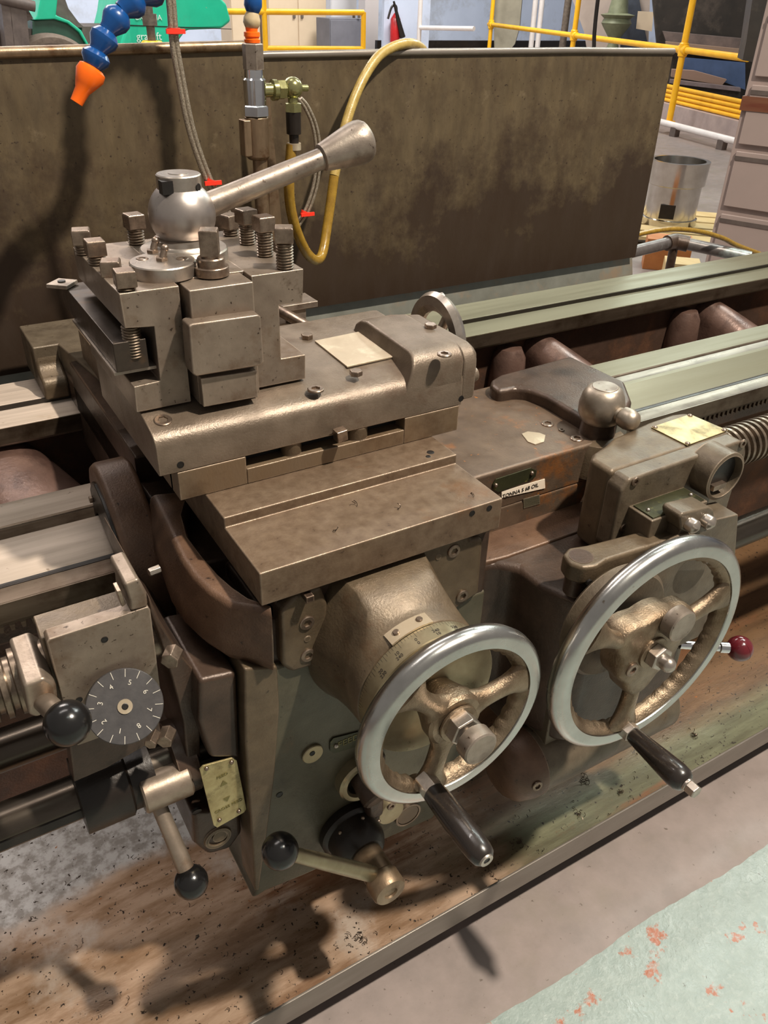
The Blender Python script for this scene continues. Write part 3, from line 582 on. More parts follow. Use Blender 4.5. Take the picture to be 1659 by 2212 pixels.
mb = MB(); mb.prism([V((-.062, y, z)) for y, z in ((Y0, .0625), (Y0, .104), (.1935, .112), (.199, .119), (.208, .1245), (.22, .128), (.262, .1375), (.47, .1375), (.485, .133), (.49, .12), (.49, .0625))], (.509, 0, 0))
M_top = mat('top_slide_iron', lin(120, 106, 92), lin(98, 85, 72), .4, .40, 22, .3, 330, stain=lin(88, 68, 54), sscale=9, sth=(.56, .74), edge=lin(176,156,136))
tsb = mk('slide_body', mb, M_top, ts, bev=.0018, ang=30)
mb = MB()
HZ = .163; ha = U(775, 682, z=HZ); hb_ = U(957, 808, z=HZ); hbk = U(868, 677, z=HZ)
def xl(y, z): t = (y - hb_.y) / (ha.y - hb_.y); return hb_.x + (ha.x - hb_.x) * t - (HZ - z) * .35
def hprof(zo=0.0): return [(Y0 + .0003, .10), (Y0 + .0003, .135 - zo), (Y0 + .003, .145 - zo), (Y0 + .009, .154 - zo), (Y0 + .018, .160 - zo), (Y0 + .03, HZ - zo), (ha.y - .03, HZ - zo), (ha.y - .01, HZ - .004 - zo), (ha.y + .004, HZ - .014 - zo), (ha.y + .008, .10)]
mb = MB(); mb.loft([[V((xl(y, z), y, z)) for y, z in hprof()], [V((.4465 - .06 * max(0, (y - .38) / (ha.y - .38)), y, z)) for y, z in hprof()]])
hm = mk('raised_nut_housing', mb, M_top, ts, bev=.005, seg=3, ang=40)
mb = MB(); mb.loft([[V((.447 - .06 * max(0, (y - .38) / (ha.y - .38)), y, z if z > .1 else .07)) for y, z in hprof(.004)], [V((.470 - .06 * max(0, (y - .38) / (ha.y - .38)), y, z if z > .1 else .07)) for y, z in hprof(.004)], [V((.477 - .06 * max(0, (y - .38) / (ha.y - .38)), max(Y0 + .008, min(ha.y - .01, y)), z if z > .1 else .075)) for y, z in hprof(.011)]]); mk('end_cap', mb, M_top, ts, bev=.003, seg=2, ang=40)
mb = MB(); mb.prism([U(*p, z=.1378) for p in ((680, 739), (750, 795), (855, 772), (782, 718))], (0, 0, .0028)); mk('cover_plate', mb, M_alum, ts, bev=.0005, label='pale rectangular cover plate')
for px, py in ((663, 731), (769, 810)): hexbolt(tsb, U(px, py, z=.1376), (0, 0, 1), .0105, .008)
hexbolt(hm, U(930, 708, z=HZ), (0, 0, 1), .0105, .007); sock(hm, U(960, 766, z=HZ), (0, 0, 1), .0115)
sock(tsb, U(682, 842, z=.134), (0, 0, 1), .0125); sock(tsb, U(352, 909, z=.1285), (0, -.2, 1), .0125)
hole(tsb, U(390, 1004, y=Y0), (0, -1, 0), .0052); hole(hm, U(996, 861, y=Y0), (0, -1, 0), .0052)
mb = MB(); p = U(735, 935, y=Y0); mb.cyl(p + V((-.006, 0, .004)), p + V((-.006, -.006, .004)), .007, 16); mb.ngon(p + V((-.006, -.004, .004)), (0, -1, 0), .0125, 0, .016, 4, PI / 4 + .1, .001); mk('square_gib_screw', mb, M_bolt, tsb, bev=.0006)
# top slide crank wheel at its right end
ch = thing('top_slide_crank', (.54, .30, .03), 'bright chromed crank handle on the right end of the top slide', 'crank handle')
mb = MB(); mb.ring((.515, .37, .105), (1, 0, 0), [(-.012, .062), (-.004, .050), (.004, .050), (.012, .062), (.010, .078), (.0, .084), (-.010, .078)], 64); mb.cyl((.477, .37, .105), (.525, .37, .105), .02, 24); 
for a in (0, 120, 240):
    d = V((0, math.cos(math.radians(a)), math.sin(math.radians(a)))); mb.cyl(V((.515, .37, .105)) + d * .01, V((.515, .37, .105)) + d * .06, .009, 12)
mk('wheel', mb, M_bright, ch)
mb = MB(); mb.cyl((.525, .42, .16), (.56, .42, .16), .010, 16, ch=.003); mk('knob', mb, M_bright, ch)
p = U(1056, 801, y=.24); mb = MB(); mb.lathe((.474, .24, p.z), (1, 0, 0), [(-.01, .0135), (.028, .0135), (.034, .012), (.037, .006)], 24); mk('crank_pin', mb, M_top, ch)
# ================================================================ FOUR WAY TOOL POST
ZP = .304
tp = thing('tool_post', (.06, .37, .14), 'square steel four way tool post bristling with clamp screws', 'tool post')
mb = MB(); prof = [(257, 635), (656, 580), (654, 654), (603, 660), (608, 775), (660, 766), (660, 816), (295, 890), (289, 836), (346, 823), (333, 706), (270, 710)]
pp = [U(*p, y=.245) for p in prof]
for i, z in ((0, ZP), (1, ZP), (6, .1385), (7, .1385)): pp[i].z = z
gx0 = U(389, 640, y=.245).x; gx1 = U(545, 640, y=.245).x
lf = [pp[0], V((gx0, .245, ZP)), V((gx0, .245, .1385))] + pp[7:]
rt = [V((gx1, .245, ZP)), pp[1]] + pp[2:7] + [V((gx1, .245, .1385))]
mb.prism(lf, (0, .245, 0)); mb2 = MB(); mb2.prism(rt, (0, .245, 0)); mid = MB(); mid.prism([V((a, .272, b)) for a, b in ((gx0 - .001, .1385), (gx0 - .001, ZP), (gx1 + .001, ZP), (gx1 + .001, .1385))], (0, .218, 0))
for o_ in (mb2, mid):
    me_ = bpy.data.meshes.new('t'); o_.bm.to_mesh(me_); o_.bm.free(); mb.bm.from_mesh(me_); bpy.data.meshes.remove(me_)
tpb = mk('post_body', mb, M_post, tp, bev=.0014)
mb = MB(); mb.prism([V((U(405, 600, y=.226).x, .226, z)) for z in (.14, .302)] + [V((U(547, 600, y=.226).x, .226, z)) for z in (.302, .14)], (0, .06, 0)); mk('index_housing', mb, M_post, tp, bev=.002)
mb = MB(); mb.prism([U(*p, y=.206) for p in ((408, 704), (416, 700), (558, 680), (564, 684), (571, 782), (565, 790), (424, 814), (416, 808))], (0, .03, 0)); mk('clamp_block', mb, M_post, tp, bev=.003)
mb = MB(); mb.prism([U(*p, y=.214) for p in ((434, 818), (556, 800), (558, 858), (440, 880))], (0, .03, 0)); mk('lower_block', mb, M_post, tp, bev=.0015)
M_cap = M_bright
rc = V((.062, .370, ZP))
mb = MB(); mb.lathe(rc, (0, 0, 1), [(0, .062), (.013, .062), (.0148, .060), (.0150, .047), (.020, .045), (.022, .042), (.028, .041), (.03, .036)], 64); mk('collar', mb, M_bright, tp)
dc = U(352, 572, z=ZP + .012)
mb = MB(); mb.lathe((dc.x, dc.y, ZP), (0, 0, 1), [(0, .044), (.0165, .044), (.018, .0425), (.018, .001)], 56); dk = mk('index_cover', mb, M_bright, tp, label='bright round cover disc with two screws')
for dx, dy in ((-.022, .018), (.026, -.004)): sock(dk, (dc.x + dx, dc.y + dy, ZP + .0165), (0, 0, 1), .0085)
p = U(458, 592, z=ZP)
mb = MB(); mb.lathe((p.x, p.y, ZP), (0, 0, 1), [(0, .0235), (.011, .0235), (.012, .0225), (.012, .0185), (.022, .0185), (.0235, .017), (.0235, .0125), (.028, .0125), (.028, .002)], 40); sq = mk('index_pin_collar', mb, M_bolt, tp)
mb = MB(); mb.ngon((p.x, p.y, ZP), (0, 0, 1), .0175, .026, .060, 4, .35, .0015); mk('square_head', mb, M_bolt, sq, bev=.001)
for px, py in ((330, 545), (350, 562)):
    b = U(px, py, z=ZP + .018); mb = MB(); mb.ngon(b, (0, 0, 1), .0085, -.006, .004, 6, .2); d = V((.5, .3, 1)).normalized(); mb.cyl(b, b + d * .014, .0045, 12); mb.sph(b + d * .016, .0055, 14); mk('grease_nipple', mb, M_bolt, tp)
# square-headed clamp screws with turned threads
def clampscrew(px, py, top, rot, r=.0125):
    b = U(px, py, z=ZP); zt = U(px, top, y=b.y).z; hh = .021; mb = MB(); pr = [(0, r * .94)]; z = 0.0; L = zt - hh - ZP; 
    while z < L - .002: pr += [(z + .0006, r * .84), (z + .0020, r), (z + .0026, r), (z + .0040, r * .84)]; z += .0040
    pr += [(L, r * .8)]
    mb.lathe((b.x, b.y, ZP), (0, 0, 1), pr, 24); s = mk('clamp_screw', mb, M_thread, tp)
    mb = MB(); mb.ngon((b.x, b.y, ZP + L), (0, 0, 1), .0182, 0, hh, 4, rot, .0022); mk('square_head', mb, M_bolt, s, bev=.0012)
for a in ((182, 549, 493, .55), (211, 571, 516, .75), (242, 594, 560, .45), (273, 626, 581, .7), (296, 527, 460, .9), (499, 508, 462, 1.1), (535, 527, 450, .95), (573, 553, 465, .85), (616, 580, 488, .35)): clampscrew(*a)
# clamp screw seen in the left slot
b = U(284, 724, y=.262)
mb = MB(); pr = []; z = -.03
while z < .012: pr += [(z, .0105), (z + .0016, .0125), (z + .0024, .0125), (z + .004, .0105)]; z += .004
mb.lathe(b, (0, 0, 1), pr, 20); mk('clamp_screw', mb, M_thread, tp)
# ---- tool post lever
tl = thing('tool_post_lever', (.062, .37, .33), 'polished ball hub locking lever with tapered grip above the tool post', 'clamp lever')
M_ballh = mat('satin_ball_steel', lin(190, 180, 174), lin(164, 154, 148), .9, .36, 14, .04, 200, rvar=.08, speck=(lin(110, 94, 80), 46, .68))
SC = V((.0645, .370, .3635)); SR = .0465
mb = MB(); n = 24; pr = []
for i in range(n + 1):
    a = -.93 + (1.0 + .93) * i / n; pr.append((SR * math.sin(a * PI / 2 * .92), SR * math.cos(a * PI / 2 * .92)))
mb.lathe(SC, (0, 0, 1), pr, 48); mk('ball_hub', mb, M_ballh, tl)
mb = MB(); mb.lathe((SC.x, SC.y, .392), (0, 0, 1), [(0, .0305), (.024, .0305), (.0255, .029), (.0255, .014), (.0265, .0135), (.0265, .002)], 48); cp = mk('cap_nut', mb, M_bright, tl)
hole(cp, (SC.x + .0185, SC.y - .0246, .402), (.6, -.8, 0), .0055); 
mb = MB(); mb.box(SC.x - .032, SC.x - .017, SC.y - .026, SC.y - .01, .396, .413); mk('cap_slot', mb, M_hole, cp)
e0 = V((.097, .37, .370)); e1 = V((.283, .37, .4235)); e2 = V((.366, .37, .4465)); d = (e2 - e0).normalized()
mb = MB(); mb.lathe(e0 - d * .02, d, [(0, .021), (.02, .0192), (.03, .0178), (.06, .0168), ((e1 - e0).length + .022, .0152)], 36); mk('lever_arm', mb, M_steel, tl)
L = (e2 - e1).length; mb = MB(); mb.lathe(e1, d, [(0, .0165), (.002, .0195), (L * .3, .0242), (L * .55, .0285), (L * .7, .0307), (L * .8, .0312), (L * .88, .0300), (L * .94, .0268), (L * .98, .0212), (L, .0130)], 44); mk('tapered_grip', mb, M_steel, tl)
# ---- cutting tool in the left slot
f0 = [U(*p, y=.252) for p in ((243, 743), (314, 728), (323, 789), (253, 806))]
xa = (f0[0].x + f0[3].x) / 2; xb = (f0[1].x + f0[2].x) / 2; za = f0[0].z; zb = f0[3].z
tool = thing('turning_tool', ((xa + xb) / 2, .4, zb), 'dark indexable turning tool clamped in the left slot of the tool post', 'cutting tool')
M_tool = mat('blackened_tool_steel', lin(76, 66, 58), lin(58, 50, 44), .6, .36, 24, .08, 240, stain=lin(100, 78, 56), sscale=14, sth=(.58, .74))
ye = U(150, 640, x=xa).y
mb = MB(); mb.prism([V((x, .252, z)) for x, z in ((xa, zb), (xa, za), (xb, za), (xb, zb))], (0, ye - .252, 0)); mk('shank', mb, M_tool, tool, bev=.0012)
mb = MB(); mb.prism([V((xa - .0, y, z)) for y, z in ((ye - .002, zb), (ye - .002, za), (ye + .045, za - .002), (ye + .06, za - .02), (ye + .05, zb))], (xb - xa, 0, 0)); mk('tool_head', mb, M_tool, tool, bev=.0015)
mb = MB(); ic = V((xa - .004, ye + .03, za)); mb.prism([ic + V((x, y, 0)) for x, y in ((-.022, .0), (.002, .024), (.026, .003), (.004, -.022))], (0, 0, .006)); ins = mk('carbide_insert', mb, M_steel, tool, bev=.0008)
mb = MB(); mb.cyl(ic + V((.002, .002, .005)), ic + V((.002, .002, .008)), .006, 18); mk('insert_screw', mb, M_hole, ins)
mb = MB(); mb.box(xa - .003, xb + .01, .255, .49, zb - .0045, zb - .0005); mk('shim_plate', mb, M_steel, tool, label='thin bright shim strip')
# ---- slide cover, rod and stop bracket behind the post
rb = thing('stop_bracket', (.33, .65, .016), 'pale steel stop bracket with a round rod behind the tool post', 'stop bracket')
mb = MB(); mb.box(.26, .40, .60, .76, .0165, .06); mk('bracket_block', mb, M_wayd, rb, bev=.004)
mb = MB(); mb.cyl(U(598, 668, y=.66), U(676, 712, y=.52), .0105, 20); mk('round_rod', mb, M_bolt, rb)
a = U(605, 668, y=.68); mb = MB(); mb.box(a.x - .02, a.x + .075, .66, .72, a.z, a.z + .012); mk('stop_plate', mb, M_steel, rb, bev=.001)
mb = MB(); mb.box(a.x + .02, a.x + .05, .665, .70, .055, a.z); mk('stop_post', mb, M_steel, rb)
# ================================================================ SCREW-CUTTING BOX ON THE RIGHT OF THE APRON
gb = thing('feed_gear_box', (.79, .06, -.2), 'grey gear box with brass instruction plate right of the saddle', 'gear box')
GZ = -.030
mb = MB(); gp = [(.641, .02), (.641, .07), (.66, .085), (.70, .097), (.735, .112), (.84, .128), (.905, .132), (.935, .125), (.945, .105), (.945, .02)]
mb.prism([V((x, y, GZ)) for x, y in gp], (0, 0, -.165)); gbb = mk('box_body', mb, M_cast, gb, bev=.01, seg=4)
mb = MB(); mb.prism([V((x, -.012, z)) for x, z in ((.638, -.165), (.638, -.05), (.652, -.032), (.93, -.028), (.948, -.04), (.948, -.18), (.93, -.195), (.66, -.195))], (0, .036, 0)); gf = mk('front_cover', mb, M_painted, gb, bev=.006, seg=3)
mb = MB(); cp_ = [U(*p, z=GZ) for p in ((1406, 925), (1490, 897), (1572, 932), (1484, 964))]; mb.prism([p + V((0, 0, .0004)) for p in cp_], (0, 0, .002)); gpl = mk('instruction_plate', mb, M_brass, gb, bev=.0005, label='pale brass instruction plate with four screws')
cc_ = sum(cp_, V((0, 0, 0))) / 4
for p in cp_:
    mb = MB(); q_ = p.lerp(cc_, .1); mb.sph(q_ + V((0, 0, .0026)), .005, 12, (1, 1, .6)); mk('screw', mb, M_bolt, gpl)
for px, py in ((1372, 1040), (1604, 958), (1368, 1127), (1347, 1139)): 
    sock(gf, U(px, py, y=-.0125), (0, -1, 0), .0085)
rc2 = U(1567, 1030, y=-.05)
mb = MB(); mb.ring(rc2, (0, -1, 0), [(-.05, .046), (.0, .046), (.002, .040), (-.012, .038), (-.04, .036)], 48); mk('round_window_boss', mb, M_painted, gb)
mb = MB(); mb.cyl(rc2 + V((0, .03, 0)), rc2 + V((0, .012, 0)), .04, 36); mk('window_recess', mb, M_dark, gb)
mb = MB(); mb.box(rc2.x - .02, rc2.x + .012, rc2.y + .002, rc2.y + .02, rc2.z - .026, rc2.z - .016); mk('selector_key', mb, M_bolt, gb)
tz = -.088
mb = MB(); br = [U(*p, z=tz) for p in ((1403, 1056), (1497, 1030), (1532, 1024), (1430, 1062))]
bxl, bxr = .665, .80
mb.prism([V((x, -.065, z)) for x, z in ((bxl, -.17), (bxl, tz), (bxr, tz), (bxr, -.165), (.778, -.165), (.77, -.13), (.745, -.115), (.715, -.12), (.695, -.14), (.69, -.17))], (0, .07, 0)); bkt = mk('plate_bracket', mb, M_painted, gb, bev=.0025)
mb = MB(); mb.box(bxl + .006, bxr - .006, -.061, -.016, tz + .0003, tz + .0025); ip = mk('indicator_plate', mb, M_plate, gb, bev=.0005, label='small dark green indicator plate')
for x in (bxl + .016, bxr - .016):
    mb = MB(); mb.sph((x, -.04, tz + .003), .004, 12); mk('rivet', mb, M_bright, ip)
# engaging arm with its clamp block
arm = thing('engaging_arm', (.6, -.06, -.2), 'grey cast arm lying across the apron top with two cone ended pins', 'control arm')
az = -.122
mb = MB(); mb.prism([V((x, y, az)) for x, y in ((.500, -.055), (.512, -.075), (.535, -.082), (.56, -.078), (.70, -.086), (.735, -.085), (.735, -.045), (.70, -.045), (.56, -.028), (.53, -.020), (.508, -.03))], (0, 0, -.036)); ab = mk('arm_bar', mb, M_cast, arm, bev=.007, seg=3)
mb = MB(); mb.cyl((.53, -.05, az + .0005), (.53, -.05, az - .07), .020, 28); mk('pivot', mb, M_castd, arm)
hole(ab, (.524, -.084, -.152), (-.2, -1, 0), .006)
kb = U(1495, 1100, y=-.085)
mb = MB(); mb.prism([U(*p, y=-.095) for p in ((1468, 1118), (1475, 1109), (1532, 1095), (1543, 1101), (1546, 1128), (1537, 1137), (1486, 1152), (1471, 1146))], (0, .04, 0)); kbk = mk('pin_block', mb, M_painted, arm, bev=.006, seg=3)
for px, py in ((1493, 1134), (1527, 1126)):
    c0 = U(px, py, y=-.1); mb = MB(); mb.lathe(c0, (0, -1, 0), [(-.02, .0125), (.008, .0125), (.010, .0115), (.0165, .001)], 24); mk('cone_pin', mb, M_bright, kbk)
# saddle clamp with ball handle
sc_ = thing('saddle_clamp_lever', (.84, .27, -.08), 'round headed clamp lever standing on the right end of the saddle', 'clamp lever')
b0 = U(1287, 945, z=-.08)
mb = MB(); mb.lathe((b0.x, b0.y, -.14), (0, 0, 1), [(0, .064), (.05, .06), (.066, .054), (.07, .04)], 40); mk('clamp_boss', mb, M_cast, sc_)
mb = MB(); mb.lathe((b0.x, b0.y, -.07), (0, 0, 1), [(0, .034), (.03, .032), (.032, .030), (.045, .029)], 32); mk('neck', mb, M_castd, sc_)
M_satin = mat('satin_worn_steel', lin(170, 158, 144), lin(140, 128, 114), .8, .42, 24, .1, 200)
hc = V((b0.x, b0.y, -.012)); mb = MB(); mb.lathe((hc.x, hc.y, hc.z - .036), (0, 0, 1), [(0, .026), (.008, .036), (.022, .0425), (.04, .043), (.058, .039), (.070, .032), (.074, .024)], 40); mk('ball_head', mb, M_satin, sc_)
mb = MB(); mb.cyl(hc + V((0, 0, .030)), hc + V((0, 0, .0395)), .0245, 32, ch=.001); mk('cap_nut', mb, M_steel, sc_)
kd = V((.1, -1, -.05)).normalized(); mb = MB(); mb.cyl(hc, hc + kd * .05, .014, 20); mb.lathe(hc + kd * .045, kd, [(0, .013), (.006, .019), (.02, .0205), (.032, .018), (.038, .011), (.04, .004)], 28); mk('handle_end', mb, M_satin, sc_)
mb = MB(); mb.prism([V((b0.x + .03, b0.y - .02, z)) for z in (-.1, -.02)] + [V((b0.x + .085, b0.y + .0, z)) for z in (-.05, -.11)], (0, .06, 0)); mk('wiper_guard', mb, M_skirt, sc_, bev=.003)
# maroon ball lever behind the big wheel
rl = thing('maroon_ball_lever', (.73, -.11, -.4), 'maroon ball knob on a short bright stem right of the larger handwheel', 'ball lever')
rbp = U(1598, 1401, y=-.13); mb = MB(); mb.sph(rbp, .0255, 36); mb.ring(rbp, (1, 0, .2), [(-.0006, .0256), (.0006, .0256), (.0006, .0258), (-.0006, .0258)], 48); mk('ball', mb, M_red, rl)
sd = V((-.9, .55, .05)).normalized(); mb = MB(); mb.lathe(rbp, sd, [(.018, .011), (.04, .011), (.042, .0085), (.12, .0085)], 20); mk('stem', mb, M_chrome, rl)
mb = MB(); c_ = U(1490, 1240, y=-.10); mb.cyl(c_ + V((0, .06, 0)), c_, .047, 36, ch=.006); mk('upper_shaft_boss', mb, M_chipb, car)
# ================================================================ SHAFTS
def axis_at(px, py, y): p = U(px, py, y=y); return p.y, p.z
ly, lz = axis_at(40, 1470, .105)
ls = thing('leadscrew', (.5, ly, lz - .05), 'oily coarse threaded leadscrew running along the front of the bed', 'leadscrew')
mb = MB(); pr = []; x = 0.0; R_ = .044; pitch = .0175
def thr(x0, x1):
    pr = []; x = x0
    while x < x1: pr += [(x, R_ * .80), (x + pitch * .32, R_ * .80), (x + pitch * .42, R_), (x + pitch * .82, R_), (x + pitch * .95, R_ * .8)]; x += pitch
    return pr
mb.lathe((0, ly, lz), (1, 0, 0), thr(-.75, -.235) + [(-.2, .03), (-.12, .03)], 40); mk('left_threaded_length', mb, M_thread, ls)
mb = MB(); mb.lathe((0, ly, lz), (1, 0, 0), [(.92, .03)] + [(.945, R_ * .8)] + thr(.95, 2.9), 40); mk('right_threaded_length', mb, M_thread, ls)
fy, fz = axis_at(100, 1747, .105)
fr_ = thing('feed_rod', (.5, fy, fz - .04), 'smooth oily feed rod below the leadscrew', 'feed rod')
mb = MB(); mb.cyl((-.8, fy, fz), (3., fy, fz), .0335, 36); mk('rod', mb, M_shaft, fr_)
mb = MB(); mb.box(-.8, -.05, fy - .035, fy - .030, fz - .008, fz + .008); mk('keyway', mb, M_dark, fr_)
mb = MB(); mb.lathe((0, fy, fz), (1, 0, 0), [(-.27, .035), (-.268, .058), (-.2, .058), (-.196, .052), (-.16, .052)], 36); mk('sleeve', mb, M_dark, fr_)
cy, cz = axis_at(60, 1600, .19)
cr_ = thing('control_shaft', (-.4, cy, cz - .03), 'dark keyed control shaft between leadscrew and feed rod', 'control shaft')
mb = MB(); mb.cyl((-.8, cy, cz), (-.16, cy, cz), .032, 28); mk('shaft', mb, M_shaft, cr_)
# ---- control levers
def ballknob(t, c, r, m): mb = MB(); mb.sph(c, r, 40); return mk('ball_knob', mb, m, t)
la = thing('feed_control_lever', (-.15, .05, -.55), 'black ball lever hanging from the bright collar on the feed rod', 'ball lever')
A1 = U(413, 1905, y=-.02); A0 = U(342, 1738, y=.06)
ballknob(la, A1, .0258, M_bplastic)
dA = (A1 - A0).normalized(); mb = MB(); mb.lathe(A0, dA, [(-.01, .0118), (.02, .0118), (.07, .0125), ((A1 - A0).length - .015, .0132)], 24); mk('lever_rod', mb, M_oilcopper, la)
h0 = U(322, 1712, y=.06); mb = MB(); mb.cyl(h0 + V((-.012, 0, 0)), h0 + V((.062, 0, 0)), .0285, 36, ch=.003); mk('hub', mb, M_oilcopper, la)
mb = MB(); mb.lathe((h0.x + .045, fy, fz), (1, 0, 0), [(0, .055), (.002, .06), (.033, .06), (.036, .056)], 44); fd = mk('flange_collar', mb, M_castd, la); hole(fd, U(425, 1754, y=.05), (.0, -1, -.3), .008)
lb_ = thing('clutch_lever', (.1, -.1, -.6), 'black ball lever on a pale rod in front of the apron', 'ball lever')
B1 = U(605, 1838, y=-.10); B0 = V((hx, -.095, hz))
ballknob(lb_, B1, .0272, M_bplastic)
mb = MB(); mb.lathe(B0, B1 - B0, [(0, .0142), ((B1 - B0).length * .6, .0127), ((B1 - B0).length, .010)], 24); mk('lever_rod', mb, M_dial, lb_)
mb = MB(); mb.lathe((hx, -.048, hz), (0, -1, 0), [(0, .0275), (.05, .0275), (.053, .030), (.078, .030), (.083, .027), (.084, .0125), (.081, .0105), (.081, .0005)], 40); mk('hub', mb, M_pipe, lb_)
lc_ = thing('stop_lever', (-.3, .06, -.3), 'black ball lever on a worn square block beside the numbered dial', 'ball lever')
D1 = U(146, 1562, y=-.035); D0 = U(88, 1508, y=.05)
ballknob(lc_, D1, .0275, M_bplastic)
mb = MB(); mb.lathe(D0, D1 - D0, [(0, .0135), ((D1 - D0).length, .0135)], 22); mk('lever_rod', mb, M_oilcopper, lc_)
mb = MB(); mb.prism([U(*p, y=.035) for p in ((50, 1482), (96, 1464), (122, 1478), (128, 1528), (80, 1552), (62, 1546))], (0, .1, 0)); mk('square_block', mb, M_oilcopper, lc_, bev=.005, seg=3)
# ---- thread dial indicator
td = thing('thread_dial_indicator', (-.2, .1, -.35), 'speckled steel block with a dark numbered dial beside the leadscrew', 'dial indicator')
ty = .045
mb = MB(); mb.prism([U(*p, y=ty) for p in ((101, 1388), (106, 1381), (262, 1331), (275, 1326), (320, 1311), (325, 1318), (352, 1530), (345, 1545), (216, 1594), (168, 1611), (161, 1606))], (0, .022, 0)); tb = mk('face_plate', mb, M_stop if False else M_post, td, bev=.0015)
mb = MB(); mb.prism([U(*p, y=ty + .022) for p in ((88, 1380), (310, 1310), (340, 1540), (150, 1600))], (0, .05, 0)); mk('rear_block', mb, M_cast, td, bev=.002)
mb = MB(); mb.prism([U(*p, y=ty) for p in ((282, 1322), (321, 1311), (318, 1284), (300, 1250), (268, 1262), (280, 1300))], (0, .07, 0)); mk('mounting_lug', mb, M_post, td, bev=.004)
mb = MB(); mb.prism([U(*p, y=ty + .005) for p in ((252, 1278), (262, 1275), (272, 1306), (264, 1312))], (0, .02, 0)); mk('clamp_screw', mb, M_bolt, td, bev=.001)
mb = MB(); mb.prism([U(*p, y=ty + .01) for p in ((150, 1610), (215, 1590), (340, 1540), (350, 1590), (230, 1660), (160, 1690))], (0, .03, 0)); mk('lower_block', mb, M_castd, td, bev=.002)
for px, py in ((226, 1382), (171, 1512)): hole(tb, U(px, py, y=ty - .0003), (0, -1, 0), .0045)
dcn = U(270, 1526, y=ty - .012); DR = abs(U(347, 1500, y=ty - .012).x - dcn.x) * 1.01
DR = .0545
dax = V((-.07, -.80, .60)).normalized(); dux = V((1, 0, 0)); dux = (dux - dax * dux.dot(dax)).normalized(); duz = dax.cross(dux) * -1; duz = duz if duz.z > 0 else -duz
dcn = U(270, 1526, y=ty - .036); DR = .0485
mb = MB(); mb.cyl(dcn - dax * .014, dcn, DR, 64, ch=.001); dd = mk('numbered_dial', mb, M_dialface, td, label='dark grey round dial with numerals 1 to 8')
mb = MB(); mb.cyl(dcn + V((0, .05, -.01)), dcn - dax * .02, .014, 24); mk('dial_stem', mb, M_castd, td)
mb = MB(); mb.cyl(dcn - dax * .001, dcn + dax * .0015, .0095, 28); ds = mk('dial_screw', mb, M_alum, dd); hole(ds, dcn + dax * .0016, dax, .0042)
mb = MB()
for i in range(16):
    a = 2 * PI * i / 16 + math.radians(18 + 11); u = dux * math.cos(a) + duz * math.sin(a); w = dux * -math.sin(a) * .0004 + duz * math.cos(a) * .0004; p = dcn + dax * .0004
    vv = [mb.bm.verts.new(q_) for q_ in (p + u * (DR - .001) - w, p + u * (DR - .001) + w, p + u * (DR - .011) + w, p + u * (DR - .011) - w)]; mb.face(vv)
mk('dial_graduations', mb, M_white, dd, recalc=False)
for k_ in range(1, 9):
    a = math.radians(198 - 45 * (k_ - 2)); u = dux * math.cos(a) + duz * math.sin(a); text_mesh('numeral', str(k_), .0095, M_white, dcn + u * (DR - .018) + dax * .0004, dux * math.sin(a) - duz * math.cos(a), u, dd, .0002)
for px, py, rr in ((372, 1417, .013), (360, 1590, .012), (330, 1595, .009)):
    p = U(px, py, y=.03); mb = MB(); mb.ngon(p, (-.6, -.8, 0), rr, -.01, .012, 6, .3, .001); mk('hex_bolt', mb, M_bolt, bpy.data.objects['apron_flank'], bev=.0006)
# ================================================================ COOLANT FITTINGS
def vaxis(px, py, y): p = U(px, py, y=y); return p
YC = 1.03
def zc(py, px=553): return U(px, py, y=YC).z
px0 = U(553, 250, y=YC).x
cv = thing('coolant_standpipe', (px0, YC, .0), 'bronze coolant standpipe with chrome valve body behind the tool post', 'coolant pipe')
mb = MB(); mb.cyl((px0 + .004, YC, -.2), (px0 + .004, YC, zc(330)), .0165, 24); mk('riser_pipe', mb, M_pipe, cv)
mb = MB(); mb.lathe((px0, YC, zc(345)), (0, 0, 1), [(0, .02), (.006, .026), (zc(252) - zc(345), .0265)], 32); mb.box(px0 - .038, px0 - .02, YC - .02, YC + .01, zc(335), zc(256)); mk('elbow_body', mb, M_pipe, cv, bev=.003)
mb = MB(); mb.ngon((px0, YC, zc(250)), (0, 0, 1), .0295, 0, zc(226) - zc(250), 6, .25, .003); mk('lower_hex', mb, M_chrome, cv, bev=.001)
mb = MB(); mb.lathe((px0, YC, zc(228)), (0, 0, 1), [(0, .0235), (zc(172) - zc(228), .0245), (zc(168) - zc(228), .021), (zc(150) - zc(228), .0205)], 40); mk('valve_body', mb, M_chrome, cv)
mb = MB(); mb.ngon((px0, YC, zc(150)), (0, 0, 1), .0225, 0, zc(93) - zc(150), 6, .45, .002); mk('upper_hex', mb, M_steel, cv, bev=.001)
mb = MB(); a = U(575, 195, y=YC); bq = U(632, 190, y=YC)
mb.lathe(a, (1, 0, 0), [(-.02, .014), (.012, .014), (.014, .021), (.024, .021), (.026, .012), (.05, .012)], 28); mb.ngon(a, (1, 0, 0), .02, .026, .044, 6, .3, .001); mk('side_union', mb, M_zinc, cv)
mb = MB(); mb.sph((bq.x, YC, bq.z), .0225, 30); mb.cyl((bq.x, YC, bq.z), (bq.x + .036, YC, bq.z - .001), .007, 14); sp = mk('banjo_ball', mb, M_zinc, cv)
mb = MB(); mb.ngon((bq.x, YC, bq.z - .047), (0, 0, 1), .0195, 0, .018, 6, .2, .001); mb.cyl((bq.x, YC, bq.z - .05), (bq.x, YC, bq.z - .01), .011, 16); mk('hose_nut', mb, M_zinc, cv)
